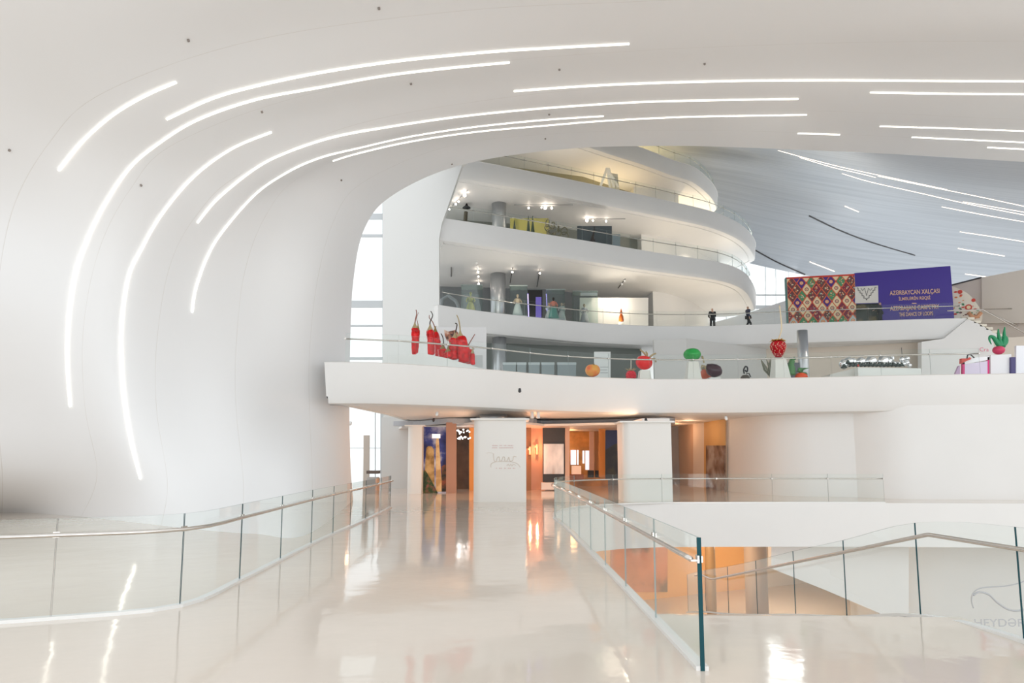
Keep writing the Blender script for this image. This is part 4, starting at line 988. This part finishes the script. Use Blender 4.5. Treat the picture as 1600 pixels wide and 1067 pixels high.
g=thing('giant_green_fruit','glossy green flattened giant fruit on a white pedestal','sculpture',t); sc=t.y/F; r=13.6*sc
blob('fruit_body',t+Vector((0,0,r*.80)),ball(r,.77,.05),glossy('green_skin',(.03,.33,.07),.2,1.5),g); tub('stem',[PY(1097,557,t.y-.2),PY(1099,562,t.y-.3),PY(1100,567,t.y-.3)],[.05,.04,.03],CALB,g)
t=pedestal('tallest white tapered pedestal under the strawberry',1214,1240,1217.5,1234,558,29.3)
g=thing('giant_strawberry','giant red strawberry with golden leaves and long thin stem','sculpture',t); sc=t.y/F
SB=glossy('strawberry_red',(.45,.004,.012),.25,2); k=sc
prof=[(3.5*k,0),(6*k,2.5*k),(9.5*k,9*k),(12*k,16*k),(12*k,21*k),(9.5*k,25*k),(5*k,27*k),(.1,27*k)]
pr=[tuple(q) for q in crom(prof,4)]
b=MB(); b.lathe((0,0,0),pr,28); b.V=[v+t for v in b.V]; sbo=b.build('fruit_body',SB,g,True)
b=MB()
for i in range(9):
    z=(3+i*2.4)*k; rr=[q for q in pr]; rad=min(rr,key=lambda q:abs(q[1]-z))[0]
    n_=max(6,int(rad/k*.9))
    for j in range(n_):
        a=2*pi*(j+.5*(i%2))/n_; b.lathe(t+Vector((rad*math.cos(a),rad*math.sin(a),z)),[(.004,-.03),(.02,0),(.004,.03)],6)
b.build('seeds',mat('seed_gold',(.85,.6,.4),.4),sbo)
b=MB()
for j in range(9):
    a=2*pi*j/9; top=t+Vector((0,0,27*k)); dv=Vector((math.cos(a),math.sin(a),0)); 
    b.sweep([top,top+dv*5*k+Vector((0,0,1.2*k)),top+dv*9*k+Vector((0,0,.5*k)),top+dv*12.5*k+Vector((0,0,(2 if j%2 else -1.2)*k))],[.07,.085,.06,.01],6,flat=.4)
b.build('leaves',mat('leaf_gold',(.6,.36,.08),.3,.6),g,True)
tub('stem',[Vector(q) for q in crom([tuple(t+Vector((0,0,27*k))),tuple(PY(1221,515,t.y)),tuple(PY(1220,495,t.y)),tuple(PY(1218,477,t.y))],5)],.028,mat('stem_gold',(.75,.6,.4),.35,.4),g)
# aubergine
Yp=29.8; sc=Yp/F; g=thing('giant_aubergine','dark purple black giant aubergine lying right of the green fruit','sculpture',PY(1115,592,Yp))
b=MB(); pts=[(1103,577),(1105,576),(1110,577),(1116,579),(1121,581),(1125,583.5),(1127,585)]; b.sweep([PY(x,y,Yp) for x,y in pts],[.07,7.6*sc,9.6*sc,10.8*sc,9.8*sc,6*sc,.06],22); b.build('fruit_body',glossy('aubergine_skin',(.045,.012,.022),.6,1.2),g,True)
tub('stem',[PY(1104,577,Yp),PY(1101,572,Yp),PY(1097,571,Yp),PY(1096,575,Yp)],[.08,.05,.04,.03],CALB,g)
b=MB(); b.box(PY(1115,596,Yp),.5,.5,.3); b.build('plinth',WHITE,g)
g=thing('painted_jar','small red painted jar half hidden behind the aubergine','sculpture',PY(1104,592,30.6)); b=MB(); b.lathe(PY(1104,592,30.6),[(.18,0),(.24,.15),(.26,.32),(.2,.42)],18); b.build('body',mat('jar_red',(.65,.12,.05),.3),g,True); b=MB(); b.lathe(PY(1104,592,30.6)+Vector((0,0,.42)),[(.2,0),(.22,.05),(.2,.12)],18); b.build('rim',mat('jar_brown',(.3,.25,.18),.5),g,True)
# dark pomegranate like sculpture
Yp=29.6; sc=Yp/F; g=thing('giant_fig','small dark brown round sculpture with a looped black stem','sculpture',PY(1164.5,592,Yp))
blob('fruit_body',PY(1164.5,592,Yp),ball(7.3*sc,1.0),mat('fig_dark',(.07,.055,.04),.35),g)
lp_=[(1163,584),(1162,578),(1165,572.5),(1168,575),(1167,581),(1164,578)]; b=MB(); b.sweep([Vector(q) for q in crom([tuple(PY(x,y,Yp)) for x,y in lp_],4)],.035,7); b.sweep([PY(1166,584,Yp),PY(1170,583,Yp),PY(1173,589,Yp)],.025,7); b.build('stem',BLACK,g,True)
# tomato with leaves
Yp=29.8; sc=Yp/F; g=thing('giant_tomato','orange red giant tomato with green leaves right of the strawberry pedestal','sculpture',PY(1252,590,Yp))
blob('fruit_body',PY(1252,589,Yp),ball(9.6*sc,.85),glossy('tomato_orange',(.80,.08,.015),.15,2),g)
LG=mat('leaf_green',(.07,.22,.07),.45)
b=MB()
for pts in ([(1252,582),(1247,579),(1244,581)],[(1251,581),(1256,576),(1264,575)],[(1252,582),(1250,577),(1247,575)],[(1252,582),(1258,583),(1262,585)]): b.sweep([PY(x,y,Yp-.1) for x,y in pts],[.08,.13,.02],8,flat=.35)
b.build('leaves',LG,g,True)
b=MB(); b.sweep([Vector(q) for q in crom([tuple(PY(x,y,Yp)) for x,y in ((1237,586),(1236,570),(1239,562),(1243,559))],4)],[.18]*4+[.13]*4+[.07]*4+[.03],8); b.build('tendril',LG,g,True)
b=MB(); b.box(PY(1239,584,31.5),.5,.4,1.0); tag(b.build('dark_box',mat('box_grey',(.12,.13,.15),.5)),'dark grey block behind the strawberry pedestal','box')
g=thing('dried_plant','grey green dried plant sculpture left of the strawberry pedestal','sculpture',PY(1205,592,31.5)); b=MB()
for k_ in range(16):
    a=random.uniform(-1.3,1.3); c=PY(1205,590,31.5); L_=random.uniform(.5,1.0); b.sweep([c,c+Vector((math.sin(a)*L_*.5,random.uniform(-.2,.2),L_*.5)),c+Vector((math.sin(a)*L_*.9,random.uniform(-.3,.3),L_*.9+.1))],[.03,.05,.01],6)
b.build('twigs',mat('dry_green',(.22,.22,.16),.6),g,True)
# silver garland on platform
Yp=28.9; sc=Yp/F; P=flatY(28.3)
b=MB(); b.slabface([Vector((P(1340.5,574).x,28.3,ZE)),Vector((P(1439,574).x,28.3,ZE)),P(1439,575.5),P(1340.5,574)],Vector((0,1.6,0))); tag(fixn(b.build('platform',mat('platform_white',(.8,.8,.77),.5))),'long white platform under the silver sculpture','platform')
b=MB(); b.slabface([Vector((P(1298,584).x,28.6,ZE)),Vector((P(1340,574).x,28.6,ZE)),P(1340,574.5,-.3),P(1298,584.5,-.3)],Vector((0,1.6,0))); tag(fixn(b.build('ramp_block',mat('platform_grey',(.6,.58,.54),.5))),'grey sloping block at the left end of the silver sculpture platform','platform')
g=thing('silver_gourds','row of mirror silver gourd shapes lying on the white platform','sculpture',PY(1340,574,Yp+.5))
for (x,y,rx,rz_) in ((1318,569,7,8),(1326,565,8,7),(1333,565,5.5,6),(1345,565,7.5,7),(1361,564.5,9,8.5),(1380,564.5,9,9.5),(1388,565,8,8),(1396,568,4,4),(1402,569,4.5,4.5),(1409,562,4,4.5),(1417,560.5,4.5,4),(1417,567,4,4),(1411,569,4.5,4),(1421,571,3.5,3.5)):
    b=MB(); c=PY(x,y,Yp+.5); s2=(Yp+.5)/F
    b.lathe(c,[(max(.004,math.cos(-pi/2+pi*i/12))*rx*s2,math.sin(-pi/2+pi*i/12)*rz_*s2) for i in range(13)],20,fn=lambda a,t:1+.05*math.cos(6*a)); b.build('gourd',CHROME,g,True)
b=MB()
for x in range(1314,1410,6):
    c=PY(x,573-(4 if x<1322 else 0) + (6 if x<1318 else 0),Yp+.35); b.sweep([c,c+Vector((.12,-.05,.10)),c+Vector((.26,0,.02))],[.02,.09,.02],8)
b.build('underside_leaves',mat('silver_dark',(.06,.08,.075),.25,.6),g,True)
b=MB(); b.lathe(PY(1341,571,Yp-.3),[(.01,-.05),(.05,0),(.01,.05)],8); b.build('berry',CR,g)
tub('stem',[PY(1394,566,Yp+.3),PY(1396,560,Yp+.3),PY(1394,556,Yp+.3)],[.05,.04,.06],CHROME,g)
tub('wire',[PY(1410,562,Yp+.5),PY(1409,550,Yp+.5),PY(1408.5,543,Yp+.5)],.012,DARK,g)
# right end: onion, magenta panels
Yp=28.0; sc=Yp/F; P=flatY(27.5)
b=MB(); b.slabface([Vector((P(1548,590).x,27.5,ZE)),Vector((P(1584,590).x,27.5,ZE)),P(1580,553),P(1548,555)],Vector((0,1,0))); tag(fixn(b.build('pedestal',mat('pedestal_white2',(.80,.80,.82),.5))),'white pedestal at the right under the pink onion','pedestal')
g=thing('giant_onion','pink giant onion with curling green leaves on a pedestal at the right','sculpture',PY(1560,554,Yp))
c=PY(1560.5,547,Yp); blob('fruit_body',c,ball(8.6*sc,.82),glossy('onion_pink',(.65,.06,.14),.2,1),g)
b=MB()
for pts in ([(1563,541),(1558,535),(1552,527),(1547,526),(1546,531),(1549,538)],[(1564,541),(1562,532),(1560,522),(1560,514)],[(1566,541),(1569,530),(1569,520),(1570,511)],[(1564,541),(1571,535),(1572,528),(1569,525),(1565,527)],[(1565,541),(1569,537),(1570,530)]):
    q=[Vector(v) for v in crom([tuple(PY(x,y,Yp)) for x,y in pts],4)]; b.sweep(q,[.11*(1-i/len(q))+.012 for i in range(len(q))],8)
b.build('leaves',mat('onion_green',(.01,.25,.10),.35),g,True)
MG=mat('magenta',(.62,.01,.16),.4)
g=thing('framed_panel','translucent panel with magenta uprights and a red top near the right end','panel',PY(1505,585,27.4)); P=flatY(27.4)
rpanel('upright',P,1504,566,1507.5,586,.1,MG,g); rpanel('upright',P,1543,558,1546,586,.1,MG,g)
panel('panel_face',P,[(1507.5,586),(1543,586),(1543,564),(1507.5,569)],.05,mat('lilac_panel',(.68,.60,.74),.5),g)
panel('top_band',P,[(1504,569),(1546,562),(1546,556.5),(1525,558.5),(1504,564.5)],.06,mat('band_white',(.85,.85,.88),.5),g)
panel('red_top',P,[(1502.5,568),(1503,560),(1510,560),(1516,558),(1518,561),(1510,564),(1506,566)],.15,CR,g,off=.1)
tub('wire_loop',[P(x,y,.1) for x,y in crom([(1511,560),(1512,555),(1516,554),(1520,557),(1522,559)],4)],.025,BLACK,g)
o=panel('lilac_wedge',P,[(1492,586),(1498,572),(1500,571),(1500,586)],.1,mat('lilac_dark',(.5,.33,.5),.5)); tag(o,'small lilac wedge left of the magenta frame','panel')
o=rpanel('info_board',P,1580,558,1587,586,.1,mat('board_indigo',(.07,.06,.18),.5)); tag(o,'narrow indigo board at the right edge','panel')
o=rpanel('white_board',flatY(27.7),1588,540,1640,590,.1,mat('board_white',(.85,.86,.9),.5)); tag(o,'plain white board at the right edge of the picture','panel')
o=text('Cra',flatY(42.0),1531,543,1545,549,mat('pink_ink',(.7,.15,.25),.5),None,'wall_lettering',off=.1); tag(o,'pink handwriting on the white stair flank','lettering')

# ================================================================ GALLERY OBJECTS
CASEG=glass_mat('case_glass',(.95,.972,.968),.03); 
def vitrine(label,x0,y0,x1,Y,d=1.2,ztop=None,z=10.3,contents=None):
    P=flatY(Y); a=P(x0,y0); c=P(x1,y0); g=thing('glass_case',label,'case',Vector(((a.x+c.x)/2,Y,z))); h=a.z-z
    cx=(a.x+c.x)/2; wd=c.x-a.x
    for nm,ct_,s3 in (('pane',(cx,Y,z+h/2),(wd,.02,h)),('pane',(a.x,Y+d/2,z+h/2),(.02,d,h)),('pane',(c.x,Y+d/2,z+h/2),(.02,d,h)),('pane',(cx,Y+d,z+h/2),(wd,.02,h))):
        b=MB(); b.box(ct_,*s3); b.build(nm,CASEG,g)
    b=MB(); b.box((cx,Y+d/2,z+h+.03),wd+.06,d+.06,.06); b.build('lid',mat('case_lid',(.25,.30,.29),.4),g)
    b=MB(); b.box((cx,Y+d/2,z+.25),wd,d,.5); b.build('case_base',mat('case_base',(.3,.33,.34),.5),g); return cx,Y+d/2
def figurine(label,px,Y,z,h,cols,base=True,seed=0):
    x=(px-800)/F*Y; g=thing('costume_figure',label,'figure',(x,Y,z)); k=h/1.7
    b=MB(); b.lathe((x,Y,z),[(.42*k,0),(.36*k,.3*k),(.24*k,.8*k),(.15*k,1.0*k)],16,fn=lambda a,t:1+.08*math.sin(7*a)); b.build('skirt',cols[0],g,True)
    b=MB(); b.lathe((x,Y,z+1.0*k),[(.14*k,0),(.19*k,.25*k),(.17*k,.38*k),(.05*k,.44*k)],14,sq=(1,.7)); b.sweep([(x-.16*k,Y,z+1.35*k),(x-.30*k,Y-.05*k,z+1.1*k),(x-.24*k,Y-.2*k,z+.95*k)],[.06*k,.05*k,.03*k],8); b.sweep([(x+.16*k,Y,z+1.35*k),(x+.30*k,Y-.05*k,z+1.1*k),(x+.24*k,Y-.2*k,z+.95*k)],[.06*k,.05*k,.03*k],8); b.build('bodice',cols[1],g,True)
    b=MB(); b.lathe((x,Y,z+1.42*k),[(.045*k,0),(.05*k,.06*k),(.09*k,.12*k),(.10*k,.2*k),(.07*k,.28*k),(.01,.31*k)],14); b.build('head',cols[2],g,True)
YG=mat('costume_olive',(.36,.36,.15),.6); GY=mat('costume_grey',(.33,.34,.36),.5); SK2=mat('mannequin_head',(.55,.42,.30),.5); PKC=mat('costume_coral',(.65,.22,.16),.6); TEAL=mat('costume_teal',(.10,.3,.27),.6); PALE=mat('costume_pale',(.55,.6,.6),.6)
vitrine('tall glass case left of the lower column with an olive costume',721,446,753,43.6)
vitrine('glass case right of the lower column with a lit top',797,447,823.5,43.8)
vitrine('glass case beside the dark screen with pale costumes',854,453,882,44.8)
vitrine('glass case against the white display wall with a grey statue',896,455.5,933.5,46.6)
figurine('olive costume figure in the tall case left of the column',734,44.1,10.8,1.6,(YG,YG,YG))
figurine('small figure in the lit top case right of the column',809,44.3,10.8,1.5,(PALE,SK2,SK2))
figurine('costume figure with coral bodice beside the dark screen',866,45.2,10.8,1.5,(TEAL,PKC,HAIR))
figurine('pale costume figure left of the coral one',858.5,45.5,10.8,1.2,(PALE,PALE,SK2))
figurine('pale blue costume figure right of the coral one',879,46.0,10.8,1.3,(PALE,PALE,SK2))
figurine('grey statue of a dressed woman in front of the white display wall',915,47.2,10.8,1.5,(GY,GY,mat('bronze_head',(.3,.25,.17),.5)))
P=flatY(47.5); o=rpanel('black_screen',P,824.5,453,847.5,505,.3,BLACK); tag(o,'large black screen between the glass cases','screen')
rpanel('violet_picture',P,837,464,846,500,.02,mat('violet_lit',(.05,.04,.12),.4,emit=(.16,.12,.5),es=.5),o,off=.02)
for x0 in (824.8,853.5):
    o=tub('neon_rod',[flatY(45.6)(x0,459),flatY(45.6)(x0+1.8,511.6)],.03,mat('neon_violet',(.6,.5,1),.4,emit=(.45,.38,1),es=1.6)); tag(o,'thin violet neon rod at the left of the black screen' if x0<830 else 'thin violet neon rod at the right of the black screen','lamp')
P=flatY(48.0); o=rpanel('display_wall',P,906,465,1013,512,.2,mat('display_white',(.76,.74,.69),.5)); tag(o,'white display wall behind the orange vase','partition')
o=rpanel('case_header',flatY(46.9),907,455,933,461.5,.1,mat('header_grey',(.5,.53,.53),.5)); tag(o,'grey header board above the statue case','panel')
x=(973.5-800)/F*46.4; g=thing('orange_vase','orange vase shaped lamp with a long neck in front of the white display wall','vase',(x,46.4,10.3))
OV=glossy('vase_orange',(.62,.13,.02),.3,3)
b=MB(); b.lathe((x,46.4,10.3),[tuple(q) for q in crom([(.12,.55),(.17,.62),(.17,.82),(.13,1.0),(.08,1.08),(.095,1.2),(.06,1.32),(.03,1.45),(.02,1.5)],3)],18); b.build('vase_body',OV,g,True)
b=MB(); b.box((x,46.4,10.3+.275),.34,.34,.55); b.build('plinth',mat('plinth_white',(.7,.68,.62),.5),g)
warm('vase_lamp',(x,46.9,12.4),28,(1,.88,.68),.05)
P=flatY(46.0); o=tub('pictured_arch',[P(686,514),P(690,468),P(700,462),P(712,470),P(716,478),P(717,514)],.12,mat('arch_grey',(.3,.33,.35),.5)); tag(o,'grey arched object at the left end of the case balcony','sculpture')
# upper lit balcony
P=flatY(46.5); o=rpanel('yellow_wall',P,797,341,857,372,.15,mat('mustard_wall',(.42,.38,.10),.5)); tag(o,'mustard yellow green display wall behind the railing','partition')
for i,(px,h_) in enumerate(((804,1.0),(826.5,1.35),(833.5,1.35))):
    xx=(px-800)/F*45.5; b=MB(); b.lathe((xx,45.5,15.7+.0),[(.10,0),(.14,.9),(.15,1.1),(.08,1.1+h_*.5),(.02,1.2+h_*.9)],12); tag(b.build('dark_vessel',mat('vessel_green',(.02,.035,.02),.3),None,True),['lone dark pointed vessel at the left of the mustard wall','left of the two dark pointed vessels before the mustard wall','right of the two dark pointed vessels before the mustard wall'][i],'vessel')
random.seed(11)
for i,(px,Y) in enumerate(((857,45.5),(866,46),(875,46.6),(884,47.2))):
    xx=(px-800)/F*Y; g=thing('metal_sculpture',['dark openwork metal sculpture at the right end of the mustard wall','openwork metal sculpture of hoops, second from the mustard wall','openwork metal sculpture of hoops, third from the mustard wall','openwork metal sculpture furthest from the mustard wall'][i],'sculpture',(xx,Y,15.7))
    b=MB()
    for q in range(5):
        a=random.uniform(0,pi); rr=random.uniform(.15,.3); cz=15.7+.5+q*.35; b.sweep([Vector((xx+rr*math.cos(t*pi/6)*math.cos(a),Y+rr*math.cos(t*pi/6)*math.sin(a),cz+rr*math.sin(t*pi/6))) for t in range(13)],.04,6,caps=False)
    b.box((xx,Y,15.95),.3,.3,.5); b.build('hoops',mat('aged_bronze',(.18,.17,.11),.35,.5),g,True)
P=flatY(48.5); o=rpanel('grey_board',P,902,353,956,390,.12,mat('dark_slate',(.09,.11,.12),.5)); tag(o,'dark slate display wall near the white core','partition')
o=rpanel('pale_board',flatY(48.2),957,366,969,392,.12,mat('pale_slate',(.28,.34,.37),.4)); tag(o,'pale slate board right of the dark slate wall','panel')
g=thing('thin_sculpture','thin dark upright sculpture in front of the slate wall','sculpture',PY(927,378,47.5)); b=MB(); b.sweep([PY(926,388,47.5),PY(926,372,47.5),PY(928,362,47.5),PY(929,353,47.5)],[.06,.10,.05,.02],7); b.sweep([PY(926,370,47.5),PY(922,378,47.5)],.04,6); b.sweep([PY(926,370,47.5),PY(930,377,47.5)],.04,6); b.build('figure',STEMB,g,True)
g=thing('hanging_lamp','dark conical hanging lamp with an orange glow near the pier','lamp',PY(729,326,47.5)); b=MB(); b.lathe(PY(729,325,47.5),[(.30,0),(.26,.06),(.12,.16),(.06,.3),(.015,.5)],16); b.build('shade',BLACK,g,True)
b=MB(); b.lathe(PY(728,336.5,47.5),[(.01,-.1),(.09,0),(.01,.1)],10); b.build('glowing_bulb',mat('amber',(.8,.3,.05),.4,emit=(1,.35,.05),es=1),g,True)
b=MB(); b.sweep([PY(727,346,47.5),PY(728,331,47.5)],.14,8); b.build('post',mat('post_brown',(.06,.05,.03),.5),g)
# second highest balcony: A shaped frame
Y=52; P=flatY(Y); g=thing('easel_frame','white A shaped frame standing on the second highest balcony','sculpture',P(951,292))
for pts in ([(938,292),(948.5,263)],[(948.5,263),(953,292)],[(948.5,263),(966,292)],[(951,263),(959,292)]):
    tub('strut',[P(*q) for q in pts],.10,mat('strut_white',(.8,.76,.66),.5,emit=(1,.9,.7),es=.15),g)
o=panel('standing_panel',P,[(953,270),(965,272),(968,298),(953,296)],.1,mat('panel_cream',(.78,.74,.6),.5),off=-.3); tag(o,'cream panel beside the A shaped frame','panel')
# lowest balcony glass counters in the dim hall
for i,(x0,x1) in enumerate(((786,806),(808,822),(826,843),(846,866),(871,900))):
    P=flatY(40); g=thing('glass_counter',['first glass counter from the left in the dim hall','second glass counter from the left in the dim hall','third glass counter from the left in the dim hall','fourth glass counter from the left in the dim hall','last and widest glass counter in the dim hall'][i],'counter',P(x0,590),'glass counters behind the lowest railing')
    rpanel('body',P,x0,570,x1,626.5,.6,mat('counter_grey',(.22,.27,.28),.3),g); rpanel('top',P,x0-.5,566,x1+.5,570,.6,mat('counter_top',(.4,.46,.47),.2),g)
